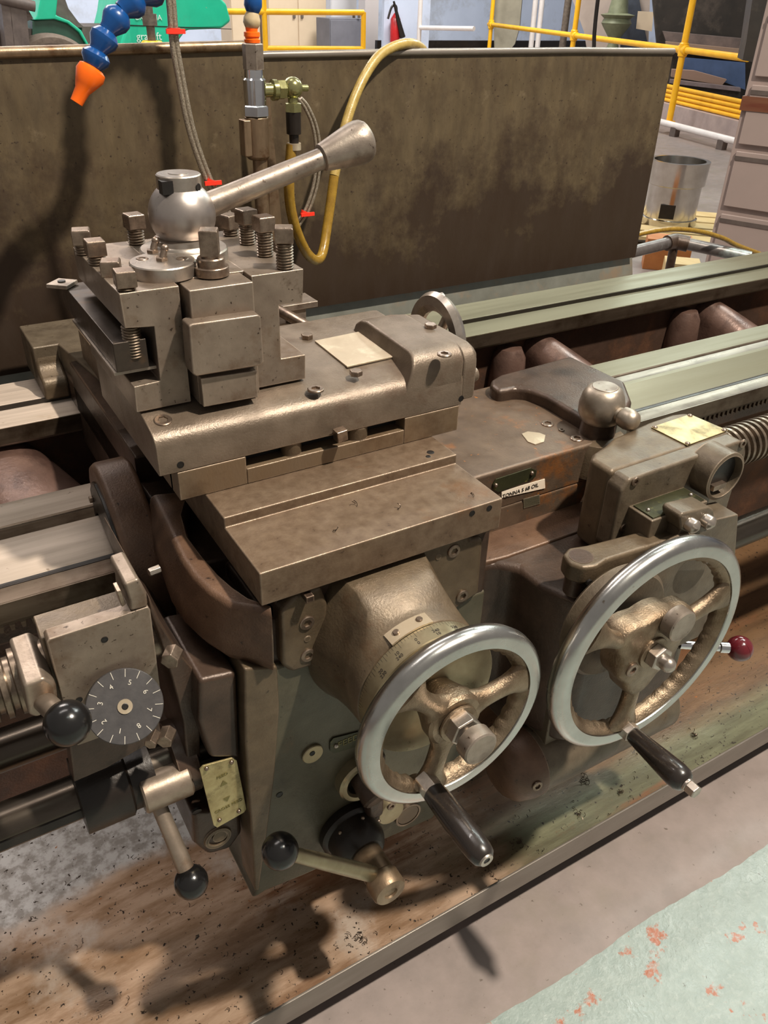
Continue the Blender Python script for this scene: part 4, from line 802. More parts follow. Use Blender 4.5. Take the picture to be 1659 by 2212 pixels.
mb = MB(); mb.lathe((bq.x, YC, bq.z - .047), (0, 0, -1), [(0, .017), (.045, .0165), (.047, .011), (.075, .010)], 24); mk('dark_hose_tail', mb, M_dark, cv)
mb = MB(); mb.ring((bq.x, YC, bq.z - .125), (0, 0, 1), [(0, .011), (0, .0155), (.014, .0155), (.014, .011)], 32); mk('hose_clip', mb, M_alum, cv)
mb = MB(); mb.prism([U(*p, y=1.2) for p in ((574, 178), (580, 178), (612, 520), (585, 520))], (0, .006, 0)); mk('flat_stay', mb, M_pipe, cv)
# short jointed hose on top of the valve
h1 = thing('jointed_coolant_hose', (px0, YC, zc(92)), 'blue jointed coolant hose rising from the chrome valve, its orange nozzle hanging at the left', 'jointed hose')
mb = MB(); mb.ring((px0, YC, zc(92)), (0, 0, 1), [(0, .006), (0, .016), (.006, .0168), (.0075, .0145), (.010, .0145), (.0115, .0168), (.019, .0165), (.02, .012), (.036, .014), (.036, .006)], 32); mk('orange_ring', mb, M_orange, h1)
M_beige = mat('stained_beige_plastic', lin(196, 178, 146), lin(170, 148, 112), 0, .4, 20)
def segm(p, d, L, r, m, nm='hose_joint', label=None):
    mb = MB(); mb.lathe(p, d, [(0, r * .6), (L * .12, r * .8), (L * .30, r * 1.0), (L * .55, r * .98), (L * .9, r * .66), (L * 1.05, r * .62)], 28); return mk(nm, mb, m, h1, label=label)
segm(V((px0 - .001, YC, zc(64))), V((.15, 0, 1)), .036, .0175, M_beige, 'stained_joint', 'stained beige joint')
pts = [(200, 143), (214, 105), (236, 62), (268, 20), (308, -8), (352, -30)]
P_ = [U(*p, y=.95) for p in pts]; a0 = V((px0 + .004, YC, zc(30))); z9 = P_[-1]
arc = [a0, a0 + V((.006, 0, .06)), a0 + V((.008, 0, .14)), a0 + V((.0, 0, .21)), a0 + V((-.03, -.01, .26)), a0.lerp(z9, .5) + V((0, 0, .27)), z9 + V((.06, .02, .19)), z9 + V((.055, .01, .09)), z9]
out = []
for i in range(len(arc) - 1):
    q0 = arc[max(i - 1, 0)]; q1_ = arc[i]; q2_ = arc[i + 1]; q3_ = arc[min(i + 2, len(arc) - 1)]
    for k in range(20):
        t = k / 20; out.append(.5 * ((2 * q1_) + (q2_ - q0) * t + (2 * q0 - 5 * q1_ + 4 * q2_ - q3_) * t * t + (3 * q1_ - q0 - 3 * q2_ + q3_) * t ** 3))
out.append(z9); ch_ = [out[0]]
for p in out:
    if (p - ch_[-1]).length > .043: ch_.append(p)
ch_[-1] = z9
for k, (b_, a_) in enumerate(zip(ch_, ch_[1:])): segm(b_, a_ - b_, (a_ - b_).length, .0185 + .007 * min(1, k / 12), M_blue)
for a_, b_ in zip(P_, P_[1:]): segm(b_ + (a_ - b_) * .1, a_ - b_, (a_ - b_).length, .0255, M_blue)
n0 = U(200, 150, y=.95); n1 = U(163, 226, y=.95); d = (n1 - n0).normalized(); L = (n1 - n0).length
mb = MB(); mb.lathe(n0 - d * .004, d, [(0, .018), (.004, .0245), (L * .22, .0265), (L * .5, .0185), (L * .66, .0135), (L, .0115), (L, .008), (L - .01, .0075)], 32); mk('nozzle', mb, M_orange, h1)
# braided conduits
def conduits(pts, y, off, name, label, ties, r=.0055):
    t = thing(name, U(*pts[-1], y=y[-1]), label, 'conduit', 'braided twin conduits')
    for o_ in (-off, off):
        P_ = [U(p[0] + o_, p[1], y=yy) for p, yy in zip(pts, y)]; mb = MB(); mb.tube(P_, r, 10, sub=6); mk('conduit', mb, M_braid, t)
    for k_ in ties:
        c_ = U(*k_[:2], y=k_[2]); dd_ = V(k_[3]).normalized(); mb = MB(); mb.ring(c_, dd_, [(-.005, .0095), (-.005, .0125), (.005, .0125), (.005, .0095)], 20); mb.box(c_.x - .018, c_.x + .018, c_.y - .014, c_.y - .009, c_.z - .004, c_.z + .004); mk('cable_tie', mb, M_tie, t)
    return t
conduits([(366, -30), (371, 20), (377, 95), (390, 170), (408, 262), (428, 330), (455, 398), (490, 460), (525, 540), (545, 640)], [.92] * 9 + [.9], 4.5, 'braided_conduit', 'pair of braided steel conduits with red cable ties falling left of the valve', [(375, 67, .92, (0, 0, 1)), (456, 393, .92, (.4, 0, 1))])
conduits([(646, 212), (662, 232), (680, 275), (687, 330), (682, 395), (664, 452), (640, 490), (600, 560), (590, 690)], [1.1] * 9, 4, 'braided_conduit', 'pair of braided steel conduits with red cable ties looping right of the valve', [(582, 375, 1.12, (0, 0, 1)), (660, 461, 1.1, (.4, 0, 1))], .0042)
yh = thing('coolant_hose', U(685, 562, y=1.12), 'yellow braided hose looping from the valve up over the splash guard', 'hose')
hp = [(630, 312), (627, 350), (624, 400), (628, 450), (641, 500), (662, 545), (683, 562), (697, 545), (708, 480), (722, 380), (745, 275), (775, 190), (812, 128), (846, 103), (880, 94), (904, 100), (918, 122), (924, 200)]
hy_ = [1.03, 1.03, 1.03, 1.04, 1.05, 1.07, 1.09, 1.12, 1.15, 1.17, 1.20, 1.23, 1.26, 1.28, 1.30, 1.34, 1.38, 1.42]
P_ = [U(*p, y=yy) for p, yy in zip(hp, hy_)]
mb = MB(); mb.tube(P_[:10], .0125, 14, sub=6); mk('oily_lower_hose', mb, M_hose2, yh, label='darker oily length of hose')
mb = MB(); mb.tube(P_[9:], .0125, 14, sub=6); mk('upper_hose', mb, M_hose, yh)
# ================================================================ SWARF
def curls(name, spots, n, spread, r, label, m=M_swarf):
    mb = MB()
    for (fx, fy_, fz_) in spots:
        for i in range(n):
            a = random.uniform(0, 6.28); d = abs(random.gauss(0, spread)); c_ = V((fx + d * math.cos(a), fy_ + d * math.sin(a), fz_)); q0 = random.uniform(0, 6.28); rr = r * random.uniform(.5, 1.3); sp_ = random.uniform(2, 5)
            pts = [c_ + V((rr * math.cos(q0 + sp_ * t / 6), rr * math.sin(q0 + sp_ * t / 6), .001 + .0012 * t)) for t in range(7)]
            mb.tube(pts, .0006, 4, flat=None)
    return mk(name, mb, m, None, kind='stuff', label=label, cat='swarf')
spots = [(U(px, py, z=ZT).x, U(px, py, z=ZT).y, ZT) for px, py in ((1060, 1880), (770, 2030), (1340, 1712), (1260, 1690), (1120, 1820), (1500, 1590), (1250, 1760))]
curls('swarf', spots, 12, .014, .0045, 'dark curled metal chips scattered over the chip tray')
rs = []
for i in range(240):
    x = random.uniform(-.4, 1.6); y = random.uniform(-.06, .45); rs.append((x, y, ZT))
curls('swarf', rs, 1, .01, .0024, 'tiny loose metal chips sprinkled along the tray floor')
s2 = [tuple(U(px, py, z=0)) for px, py in ((728, 1148), (765, 1093), (1020, 1073), (690, 1060), (860, 1100))]
curls('swarf', s2, 2, .002, .0028, 'few tiny chips lying on the cross slide top')
# ================================================================ SETTING
ZF = -1.05
M_floor = mat('worn_painted_concrete', lin(142, 129, 124), lin(128, 117, 112), 0, .5, 14, .25, 70, stain=lin(128, 118, 108), sscale=3, sth=(.5, .7), speck=(lin(96, 84, 76), 60, .67))
M_floor2 = mat('pale_green_floor_paint', lin(146, 158, 153), lin(134, 147, 142), 0, .36, 26, 1.0, 60, stain=lin(158, 100, 76), sscale=5.5, sth=(.56, .585), stain2=lin(154, 164, 160), s2scale=60, s2th=(.5, .7), speck=(lin(104, 106, 100), 70, .68))
def struct(name, mb, m, bev=0): return mk(name, mb, m, None, bev=bev, kind='structure')
mb = MB(); mb.prism([V(p) for p in ((-4, -5, ZF), (26, -5, ZF), (26, 24, ZF), (-12, 24, ZF), (-12, -5, ZF))], (0, 0, -.1)); fl_ = struct('floor', mb, M_floor)
# paler painted area in front of the machine (its edge runs along the bed)
e1 = U(1050, 2212, z=ZF); e2 = U(1659, 1822, z=ZF); dd_ = (e2 - e1).normalized(); a_ = e1 - dd_ * 3; b_ = e2 + dd_ * 3; nrm = V((dd_.y, -dd_.x, 0))
mb = MB(); N_ = 400; pts = []
for i in range(N_ + 1):
    p = a_.lerp(b_, i / N_); pts.append(p + nrm * (.0035 * math.sin(i * .21) + .003 * random.random()))
pts += [b_ + nrm * 4, a_ + nrm * 4]
mb.prism(pts, (0, 0, .0015)); fp_ = struct('trim_1', mb, M_floor2)
M_wall = mat('pale_blue_white_wall', lin(196, 206, 226), lin(184, 194, 214), 0, .7, 1.2, stain=lin(170, 176, 188), sscale=1.1)
mb = MB(); mb.box(-12, 24, 20, 20.2, ZF, 3.4); struct('wall_back', mb, M_wall)
mb = MB(); mb.box(20, 20.2, -3, 20, ZF, 3.4); struct('wall_right', mb, M_wall)
mb = MB(); mb.box(-12, 24, 19.96, 20, ZF, ZF + .5); struct('baseboard_back', mb, M_dark)
# ---- plane helper for things further right: distances measured on the diagonal
ND = V((.70, .714, 0)); ND.normalize(); TD = V((ND.y, -ND.x, 0))
def PL(px, py, D):
    d = RC.transposed() @ V(((px - W / 2) / F, (py - H / 2) / F, 1.0)); return CAM + d * (D / d.dot(ND))
# ---- forklift
M_green = mat('turquoise_green_paint', lin(32, 186, 146), lin(24, 172, 134), 0, .4, 3, stain=lin(60, 150, 120), sscale=4, sth=(.6, .8), stain2=lin(176, 136, 104), s2scale=2.6, s2th=(.66, .7))
M_tyre = mat('dusty_tyre_rubber', lin(118, 104, 92), lin(96, 84, 74), 0, .8, 20)
M_tyred = mat('brown_wheel_disc', lin(92, 80, 70), lin(76, 64, 56), 0, .7, 12)
M_mast = mat('dusty_mast_steel', lin(104, 92, 86), lin(84, 74, 70), .2, .6, 10)
YF = 11.5
fk = thing('forklift', U(240, 100, y=YF + .8) * 1 + V((0, 0, 0)), 'green forklift truck parked behind the left splash guard', 'forklift'); fk.location.z = ZF
def FQ(*pp): return [U(*p, y=YF) for p in pp]
def low(p): q_ = p.copy(); q_.z = -.72; return q_
c0, c1_ = U(268, 100, y=YF), U(500, 100, y=YF)
mb = MB(); o_ = FQ((250, 190), (256, 112), (268, 70), (278, 30), (284, -12), (470, -12), (490, 8), (500, 46), (480, 62), (404, 65), (384, 92), (376, 190)); mb.prism(o_, (0, 1.6, 0)); body = mk('counterweight_body', mb, M_green, fk, bev=.04, seg=3)
mb = MB(); g0 = FQ((263, 53), (500, 62), (500, 63.5), (263, 55)); mb.prism([p + V((0, -.006, 0)) for p in g0], (0, .01, 0)); mk('panel_seam', mb, M_dark, body)
M_logo = mat('white_vehicle_lettering', lin(214, 232, 222), None, 0, .5)
def ftxt(s, px, py, sz):
    text_mesh('lettering', s, sz, M_logo, U(px, py, y=YF - .012), (1, 0, -.0), (0, 0, 1), body, .002)
ftxt('GRENDIA', 320, 38, .085); ftxt('graylift', 322, 79, .125); ftxt('01740 677', 327, 98, .12) if False else None
mb = MB(); mb.prism(FQ((74, 44), (80, 34), (90, -14), (126, -14), (121, 33), (150, 45), (176, 66), (194, 100), (188, 100), (170, 70), (146, 51), (118, 42)), (0, 1.5, 0)); mk('front_cowl', mb, M_green, fk, bev=.02)
M_cowld = mat('shaded_green_arch', lin(40, 78, 62), lin(32, 66, 52), 0, .5, 6)  # truck green darkened: shade and grime under the arch put into the colour
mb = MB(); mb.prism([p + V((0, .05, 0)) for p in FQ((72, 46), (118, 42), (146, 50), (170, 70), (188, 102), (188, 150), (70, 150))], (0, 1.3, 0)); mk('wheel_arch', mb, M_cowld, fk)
mb = MB(); mb.prism([p + V((0, .3, 0)) for p in FQ((190, 60), (275, 60), (275, 150), (190, 150))], (0, 1.0, 0)); mb.prism([p + V((0, .3, 0)) for p in FQ((126, -14), (148, -14), (160, 20), (182, 50), (195, 62), (150, 62), (121, 34))], (0, .3, 0)); mk('chassis', mb, M_mast, fk)
def fwheel(px, py, r, y):
    c_ = U(px, py, y=y); c_.z = ZF + r; mb = MB(); mb.ring(c_, (0, 1, 0), [(-.02, r * .62), (-.05, r * .7), (-.05, r * .93), (.0, r), (.36, r), (.4, r * .93), (.4, r * .62)], 56); wh = mk('tyre', mb, M_tyre, fk)
    mb = MB(); mb.lathe(c_, (0, 1, 0), [(.1, .01), (.08, r * .2), (.1, r * .3), (.02, r * .52), (-.015, r * .56), (-.015, r * .63), (.3, r * .63)], 44); mk('wheel_disc', mb, M_tyred, wh)
    mb = MB(); mb.ring(c_ + V((0, -.052, 0)), (0, 1, 0), [(0, r * .8), (0, r * .82), (.01, r * .82), (.01, r * .8)], 50); mk('tyre_groove', mb, M_tyred, wh)
fwheel(117, 135, .56, YF - .12); fwheel(436, 120, .44, YF + .02)
mb = MB()
for a, b in (((0, -14), (12, 170)), ((18, -14), (30, 170)), ((34, -14), (44, 170))):
    pa = U(*a, y=YF - .3); pb = U(*b, y=YF - .3); mb.prism([pa, pa + V((.10, 0, 0)), V((pb.x + .1, pb.y, ZF + .1)), V((pb.x, pb.y, ZF + .1))], (0, .3, 0))
mb.prism([U(*p, y=YF - .2) for p in ((20, 30), (56, 12), (72, 40), (28, 60))], (0, .4, 0)); mb.prism([U(*p, y=YF + .1) for p in ((-40, 60), (75, 62), (60, 150), (-40, 160))], (0, .5, 0)); mb.cyl(U(-20, -8, y=YF - .3), U(75, 14, y=YF - .3), .06, 12); mk('lifting_mast', mb, M_mast, fk)
# pole in front of the forklift
M_pole = mat('dusty_pole', lin(112, 100, 88), lin(82, 72, 64), .2, .6, 20); M_yel = mat('safety_yellow_paint', lin(244, 186, 28), lin(232, 168, 16), 0, .4, 8)
pb = U(329, 96, y=10.4); po = thing('marker_post', (pb.x, pb.y, ZF), 'dusty post with yellow collar standing in front of the green forklift', 'post')
pt_ = U(326, -20, y=10.4); mb = MB(); mb.cyl((pb.x, pb.y, ZF), (pb.x, pb.y, pt_.z), .05, 14); mb.ring((pb.x, pb.y, U(329, 55, y=10.4).z), (0, 0, 1), [(0, .05), (0, .085), (.12, .085), (.12, .05)], 20); mk('post_shaft', mb, M_pole, po)
mb = MB(); mb.cyl((pb.x, pb.y, pb.z - .1), (pb.x, pb.y, pb.z + .04), .13, 24, ch=.02); mk('collar', mb, M_yel, po)
# ---- cream cupboards and grey bin by the far wall
M_cream = mat('cream_painted_steel', lin(206, 186, 160), lin(196, 176, 150), 0, .5, 2)
def cup(px0_, px1_, top, y, label, m=M_cream, doors=2, name='storage_cupboard', dep=.6, cat='cupboard'):
    a = U(px0_, 60, y=y); b = U(px1_, 60, y=y); zt = U((px0_ + px1_) / 2, top, y=y).z; t = thing(name, ((a.x + b.x) / 2, y + dep / 2, ZF), label, cat)
    mb = MB(); mb.box(a.x, b.x, y, y + dep, ZF, zt); mk('carcass', mb, m, t, bev=.01); w = (b.x - a.x) / doors
    for i in range(doors):
        mb = MB(); mb.box(a.x + i * w + .015, a.x + (i + 1) * w - .015, y - .02, y, ZF + .1, zt - .03); dr = mk('door', mb, m, t, bev=.006)
        mb = MB(); hx_ = a.x + (i + 1) * w - .12 if i == 0 else a.x + i * w + .06; hz_ = U(px0_, 38, y=y).z; mb.box(hx_, hx_ + .05, y - .05, y - .02, hz_, hz_ + .12); mk('handle', mb, M_pole, dr)
    return t
cup(500, 562, -30, 17.2, 'cream cupboard left of the valve hose by the far wall', doors=1)
cup(580, 705, -40, 17., 'cream two door cupboard behind the yellow gate', doors=2)
M_bin = mat('slate_grey_plastic', lin(112, 112, 120), lin(100, 100, 108), 0, .6, 3)
cup(712, 782, 40, 16.2, 'slate grey low bin right of the cream cupboard', M_bin, 1, 'storage_bin', cat='bin')
cup(715, 770, -60, 18.8, 'grey white tall cupboard behind the slate bin', mat('grey_white_board', lin(206, 204, 206), None, 0, .6), 1)
mb = MB(); a = U(788, 60, y=17.8); mb.box(a.x, a.x + .35, 17.8, 18.1, ZF, 5); struct('trim_2', mb, mat('pale_steel_column', lin(206, 198, 196), None, 0, .6))
# ---- yellow handrails
def rail_thing(name, label, posts, rails, r, m, group=None, clamps=True, base=None):
    t = thing(name, (posts[0][0].x, posts[0][0].y, ZF), label, 'handrail', group)
    for a, b in posts: mb = MB(); mb.cyl(a, b, r, 16); mk('post', mb, m, t)
    for a, b in rails: mb = MB(); mb.cyl(a, b, r, 16); mk('rail', mb, m, t)
    return t
yA = 13.
def col(px, y, top=-25): p = U(px, 60, y=y); q_ = U(px, top, y=y); return (V((p.x, p.y, ZF)), V((p.x, p.y, q_.z)))
rail_thing('yellow_gate', 'yellow tubular gate frame in front of the cream cupboards', [col(572, yA), col(785, yA, 26)], [(U(480, 25, y=yA), U(785, 27, y=yA)), (U(572, 105, y=yA), U(785, 106, y=yA))], .042, M_yel)
B3 = U(1449, 266, z=-.95); 
zr = U(1475, 106, y=B3.y).z
pA = U(1062, 53, z=zr); pB = U(1616, 126, z=zr); ln = (pB - pA)
def onl(px):
    """where the rail line crosses image column px"""
    lo_, hi_ = -.5, 1.5
    for _ in range(40):
        m_ = (lo_ + hi_) / 2; p = pA + ln * m_; q_ = RC @ (p - CAM); x_ = q_.x / q_.z * F + W / 2
        if x_ < px: lo_ = m_
        else: hi_ = m_
    return pA + ln * lo_
hr = thing('yellow_handrail', (B3.x, B3.y, -.95), 'long yellow tubular handrail with clamp joints behind the right splash guard', 'handrail')
for px in (1061, 1240, 1476):
    p = onl(px); mb = MB(); mb.cyl((p.x, p.y, -.95), (p.x, p.y, p.z + 1.1), .047, 16); ps = mk('post', mb, M_yel, hr)
    mb = MB(); mb.cyl((p.x, p.y, p.z - .09), (p.x, p.y, p.z + .09), .066, 18, ch=.012); mb.cyl(p - ln.normalized() * .1, p + ln.normalized() * .1, .064, 18, ch=.012); mk('clamp_joint', mb, M_yel, ps)
    mb = MB(); mb.cyl((p.x, p.y, -.95), (p.x, p.y, -.89), .09, 18, ch=.012); mk('base_flange', mb, M_yel, ps)
mb = MB(); mb.cyl(pA - ln * .02, pB, .043, 16); mk('rail', mb, M_yel, hr)
# low kerb wall with white capping rail, and the stack of yellow tubes on it
M_brick = mat('pinkish_grey_blockwork', lin(170, 152, 146), lin(150, 134, 130), 0, .7, 6)
lu = ln.normalized(); kn = V((-lu.y, lu.x, 0)); kn = kn if kn.dot(ND) > 0 else -kn
ka = onl(1300); kb_ = onl(1616) + lu * 2; 
mb = MB(); mb.prism([V((p.x, p.y, ZF)) for p in (ka + kn * .5, kb_ + kn * .5, kb_ + kn * .75, ka + kn * .75)], (0, 0, .275)); struct('trim_3', mb, M_brick)
M_whiterail = mat('white_painted_tube', lin(228, 222, 218), lin(214, 206, 202), .1, .4, 6)
w0 = U(1425, 263, z=-.91); w1_ = U(1580, 303, z=-.91)
wr = thing('white_floor_rail', (w0.x, w0.y, ZF), 'low white tubular kerb rail left of the filing cabinet', 'kerb rail'); mb = MB(); mb.cyl(w0 - (w1_ - w0) * .6, w1_ + (w1_ - w0) * .4, .045, 16); mk('tube', mb, M_whiterail, wr)
for f_ in (-.3, .25, .9):
    p = w0.lerp(w1_, f_); mb = MB(); mb.box(p.x - .05, p.x + .05, p.y - .05, p.y + .05, ZF, -.93); mk('foot', mb, M_mast, wr)
for i in range(4):
    s_ = onl(1380) + kn * (.62 + .0 * i); e_ = onl(1600) + lu * .9 + kn * .62; z_ = ZF + .31 + .064 * i
    mb = MB(); mb.cyl((s_.x, s_.y, z_), (e_.x, e_.y, z_), .031, 12); tag(mk('yellow_tube', mb, M_yel, None), 'yellow tube in the stack lying beyond the handrail post', 'tube', 'stacked yellow tubes')
# ---- white rail and ladder posts by the wall
wl = thing('white_handrail', (U(905, 60, y=15).x, 15, ZF), 'white tubular handrail left of the long yellow one', 'handrail')
p0_ = U(906, 60, y=15); p1_ = U(1024, 62, y=13.6)
for p in (p0_,): mb = MB(); mb.cyl((p.x, p.y, ZF), (p.x, p.y, 2.5), .045, 14); mk('post', mb, M_whiterail, wl)
mb = MB(); mb.cyl(p0_, p1_, .04, 14); mk('rail', mb, M_whiterail, wl)
# ---- fire extinguisher
M_fire = mat('fire_red', lin(196, 36, 40), lin(176, 24, 30), 0, .35, 6)
xb_ = U(853, 92, y=15.5); fe = thing('fire_extinguisher', (xb_.x, xb_.y, xb_.z), 'red fire extinguisher with black horn on the pale blue wall', 'fire extinguisher')
h_ = U(853, 28, y=15.5).z - xb_.z
mb = MB(); mb.lathe(xb_, (0, 0, 1), [(0, .09), (.02, .1), (h_ * .8, .1), (h_ * .92, .06), (h_, .03)], 24); mk('cylinder', mb, M_fire, fe)
mb = MB(); mb.tube([xb_ + V((0, -.04, h_)), xb_ + V((-.05, -.08, h_ + .12)), xb_ + V((-.16, -.1, h_ + .1)), xb_ + V((-.24, -.1, h_ - .1))], .022, 8, sub=5); mb.cyl(xb_ + V((-.13, -.12, h_ + .2)), xb_ + V((.1, -.13, .1)), .02, 10, r1=.06); mk('hose_and_horn', mb, M_dark, fe)
# it hangs on a bracket post
mb = MB(); mb.box(xb_.x - .2, xb_.x + .9, 15.62, 15.7, ZF, 3); struct('wall_partition', mb, M_wall)
kz = U(930, 96, y=17.4)
mb = MB(); mb.box(U(815, 90, y=17.4).x, U(1300, 90, y=17.4).x, 17.4, 17.5, ZF, U(815, 84, y=17.4).z - .03); mk('low_barrier', mb, M_dark, None, label='low black barrier board in front of the blue white wall', cat='barrier')
# ---- things behind the long handrail
def slab(name, pts, D, th, m, label, cat, bev=0.0, grp=None):
    mb = MB(); mb.prism([PL(*p, D) for p in pts], ND * th); return tag(mk(name, mb, m, None, bev=bev), label, cat, grp)
M_curt = mat('dusty_olive_curtain', lin(146, 140, 122), lin(128, 122, 106), 0, .7, 3)
slab('canvas_curtain', [(1066, -30), (1130, -30), (1122, 60), (1112, 95), (1068, 150)], 22.4, .15, M_curt, 'dusty olive canvas sheet hanging behind the long yellow handrail', 'curtain')
slab('machine_panel', [(1226, -30), (1405, -30), (1400, 118), (1345, 260), (1290, 260), (1262, 70)], 20.6, .4, mat('pinkish_grey_panel', lin(176, 160, 148), lin(164, 148, 138), 0, .6, 3), 'pinkish grey machine panel behind the long yellow handrail', 'panel')
for px in (1152, 1166): 
    p = PL(px, 60, 22.); mb = MB(); mb.cyl((p.x, p.y, ZF), (p.x - .05, p.y, 3), .06, 12); tag(mk('grey_pipe', mb, M_whiterail, None), 'slim grey upright pipe left of the pinkish panel', 'pipe', 'twin grey upright pipes')
p = PL(1220, 60, 19.3); mb = MB(); mb.cyl((p.x, p.y, ZF), (p.x, p.y, 3), .07, 12); tag(mk('brown_pipe', mb, M_pole, None), 'brown upright pipe beside the middle post of the yellow handrail', 'pipe')
mb = MB(); mb.tube([PL(1294, -20, 10.5), PL(1289, 20, 10.5), PL(1285, 60, 10.5), PL(1283, 104, 10.5), PL(1283, 250, 10.5)], .022, 10, sub=5); tag(mk('dark_cable', mb, M_dark, None), 'dark hanging cable in front of the pinkish panel', 'cable')
M_grnm = mat('olive_green_machine_paint', lin(128, 132, 104), lin(104, 108, 84), .1, .5, 6)
gm = PL(1330, 60, 19.6); mb = MB(); zz = lambda py: PL(1330, py, 19.6).z
mb.lathe((gm.x, gm.y, zz(260)), (0, 0, 1), [(0, .34), (.9, .28), (zz(88) - zz(260), .08), (zz(78) - zz(260), .14), (zz(58) - zz(260), .26), (zz(50) - zz(260), .30), (zz(40) - zz(260), .26), (zz(32) - zz(260), .34), (zz(28) - zz(260), .2), (zz(-20) - zz(260), .14)], 20); tag(mk('pedestal_machine', mb, M_grnm, None), 'olive green flared pedestal of a distant machine', 'machine')
M_blm = mat('dusty_blue_paint', lin(70, 92, 132), lin(58, 78, 112), 0, .5, 4)
slab('blue_cabinet', [(1352, -30), (1376, -30), (1392, 60), (1404, 118), (1404, 262), (1340, 262), (1340, 60)], 20.2, .3, mat('dark_slate_machine', lin(60, 66, 78), lin(46, 50, 58), 0, .5, 6), 'dark slate blue machine column behind the handrail', 'machine')
slab('cream_notice_board', [(1378, 24), (1412, 26), (1408, 68), (1374, 62)], 19.9, .05, M_cream, 'small cream plate on the dark slate column', 'plate')
dm = thing('dark_machine', PL(1560, 150, 18), 'large dark machine with blue panel filling the far right background', 'machine'); dm.location.z = ZF
def dpart(nm, pts, D, th, m):
    mb = MB(); mb.prism([PL(*p, D) for p in pts], ND * th); return mk(nm, mb, m, dm)
M_dkm = mat('dark_oily_machine', lin(52, 44, 38), lin(34, 29, 25), .1, .5, 3, stain=lin(76, 66, 58), sscale=2)
dpart('frame', [(1405, -60), (1800, -60), (1800, 420), (1440, 420), (1420, 100)], 18.2, .6, M_dkm)
dpart('cross_beam', [(1432, 68), (1700, 92), (1700, 118), (1440, 92)], 17.8, .3, mat('grey_brown_beam', lin(120, 104, 98), lin(84, 74, 72), 0, .5, 4))
dpart('pale_board', [(1438, 90), (1620, 108), (1618, 128), (1440, 112)], 17.6, .2, mat('tan_board', lin(150, 124, 104), None, 0, .6))
dpart('blue_panel', [(1470, 124), (1610, 136), (1610, 194), (1560, 176), (1462, 152)], 17.5, .2, M_blm)
dpart('tan_sheet', [(1452, 150), (1500, 153), (1570, 172), (1560, 184), (1450, 166)], 17.25, .2, mat('tan_sheet_m', lin(144, 116, 100), None, 0, .6))
dpart('steel_bar', [(1448, 172), (1600, 190), (1600, 198), (1447, 180)], 17.0, .2, M_whiterail if False else mat('dull_steel_bar', lin(140, 126, 128), lin(110, 98, 98), .3, .4, 4))
dpart('dark_trough', [(1446, 180), (1600, 198), (1600, 230), (1440, 206)], 17.2, .2, M_dkm)
# big dark steel column at the right edge
mb = MB(); a = PL(1604, 60, 9.0); mb.prism([PL(1604, 130, 9.), PL(1612, 90, 9.), PL(1634, -60, 9.), PL(1760, -60, 9.), PL(1760, 160, 9.)], ND * .4); tag(mk('dark_column', mb, M_dkm, None), 'dark hanging steel mass at the top right corner', 'column')
# ---- filing cabinet with tape
M_cab = mat('pinkish_grey_cabinet', lin(160, 142, 136), lin(152, 136, 130), .05, .5, 4, .05, 200)
tl_ = UD(1630, 118, 4.25); bl_ = UD(1535, 500, 4.25)
cbx = V(((tl_.x + bl_.x) / 2, (tl_.y + bl_.y) / 2, 0)); 
ex = V((.42, -1, 0)).normalized(); ed = V((-ex.y, ex.x, 0)); ed = ed if ed.dot(ND) > 0 else -ed
cab = thing('filing_cabinet', (cbx.x, cbx.y, ZF), 'pinkish grey filing cabinet with a band of dark red tape at the right edge', 'filing cabinet')
zt_ = tl_.z + .34
def cbox(x0, x1, d0, d1, z0, z1): 
    mb = MB(); mb.prism([V((cbx.x, cbx.y, z0)) + ex * a + ed * b for a, b in ((x0, d0), (x1, d0), (x1, d1), (x0, d1))], (0, 0, z1 - z0)); return mb
mk('carcass', cbox(0, .62, .012, .8, ZF, zt_), M_cab, cab, bev=.004)
lev = [U(1580, 323, x=None, y=None, z=None) if False else None]
def zat(px, py): p = UD(px, py, 4.25); return p.z
edges = [zat(1617, 172), zat(1581, 322), zat(1541, 475)]
hgt = (edges[0] - edges[2]) / 2
tops = [edges[0] + hgt, edges[0], edges[1], edges[2]]
for z_ in tops:
    dr = mk('drawer', cbox(.03, .6, -.008, .012, z_ - hgt + .03, z_ - .008), M_cab, cab, bev=.004)
    mk('drawer_lip', cbox(.03, .6, -.012, -.004, z_ - .05, z_ - .03), M_mast, dr)
mk('tape_band', cbox(-.003, .62, -.012, .2, edges[0] - .125, edges[0] - .06), mat('dark_red_tape', lin(96, 46, 34), lin(120, 84, 60), 0, .4, 6, stretch=(.3, .3, 3)), cab)
# ---- machined steel ring standing on a pallet
rp = U(1442, 480, z=-.98)
pal = thing('wooden_pallet', (rp.x, rp.y, ZF), 'pale wooden pallet under the bright steel ring', 'pallet')
M_wood = mat('pale_pallet_wood', lin(214, 190, 140), lin(196, 168, 116), 0, .6, 6, stretch=(1, .1, 1))
for i in range(5): mb = MB(); mb.prism([V((rp.x, rp.y, -1.005)) + TD * a + ND * b for a, b in ((-.6, -.6 + i * .24), (.6, -.6 + i * .24), (.6, -.41 + i * .24), (-.6, -.41 + i * .24))], (0, 0, .025)); mk('deck_board', mb, M_wood, pal)
mb = MB()
for a in (-.58, -.05, .48): mb.prism([V((rp.x, rp.y, ZF)) + TD * (a + q_) + ND * b for q_, b in ((0, -.6), (.1, -.6), (.1, .55), (0, .55))], (0, 0, .045))
mk('bearer', mb, M_wood, pal)
rg = thing('steel_ring', (rp.x, rp.y, -.98), 'bright machined steel ring standing upright on the pallet behind the bed', 'steel ring')
sc_r = .232; hh_ = .50
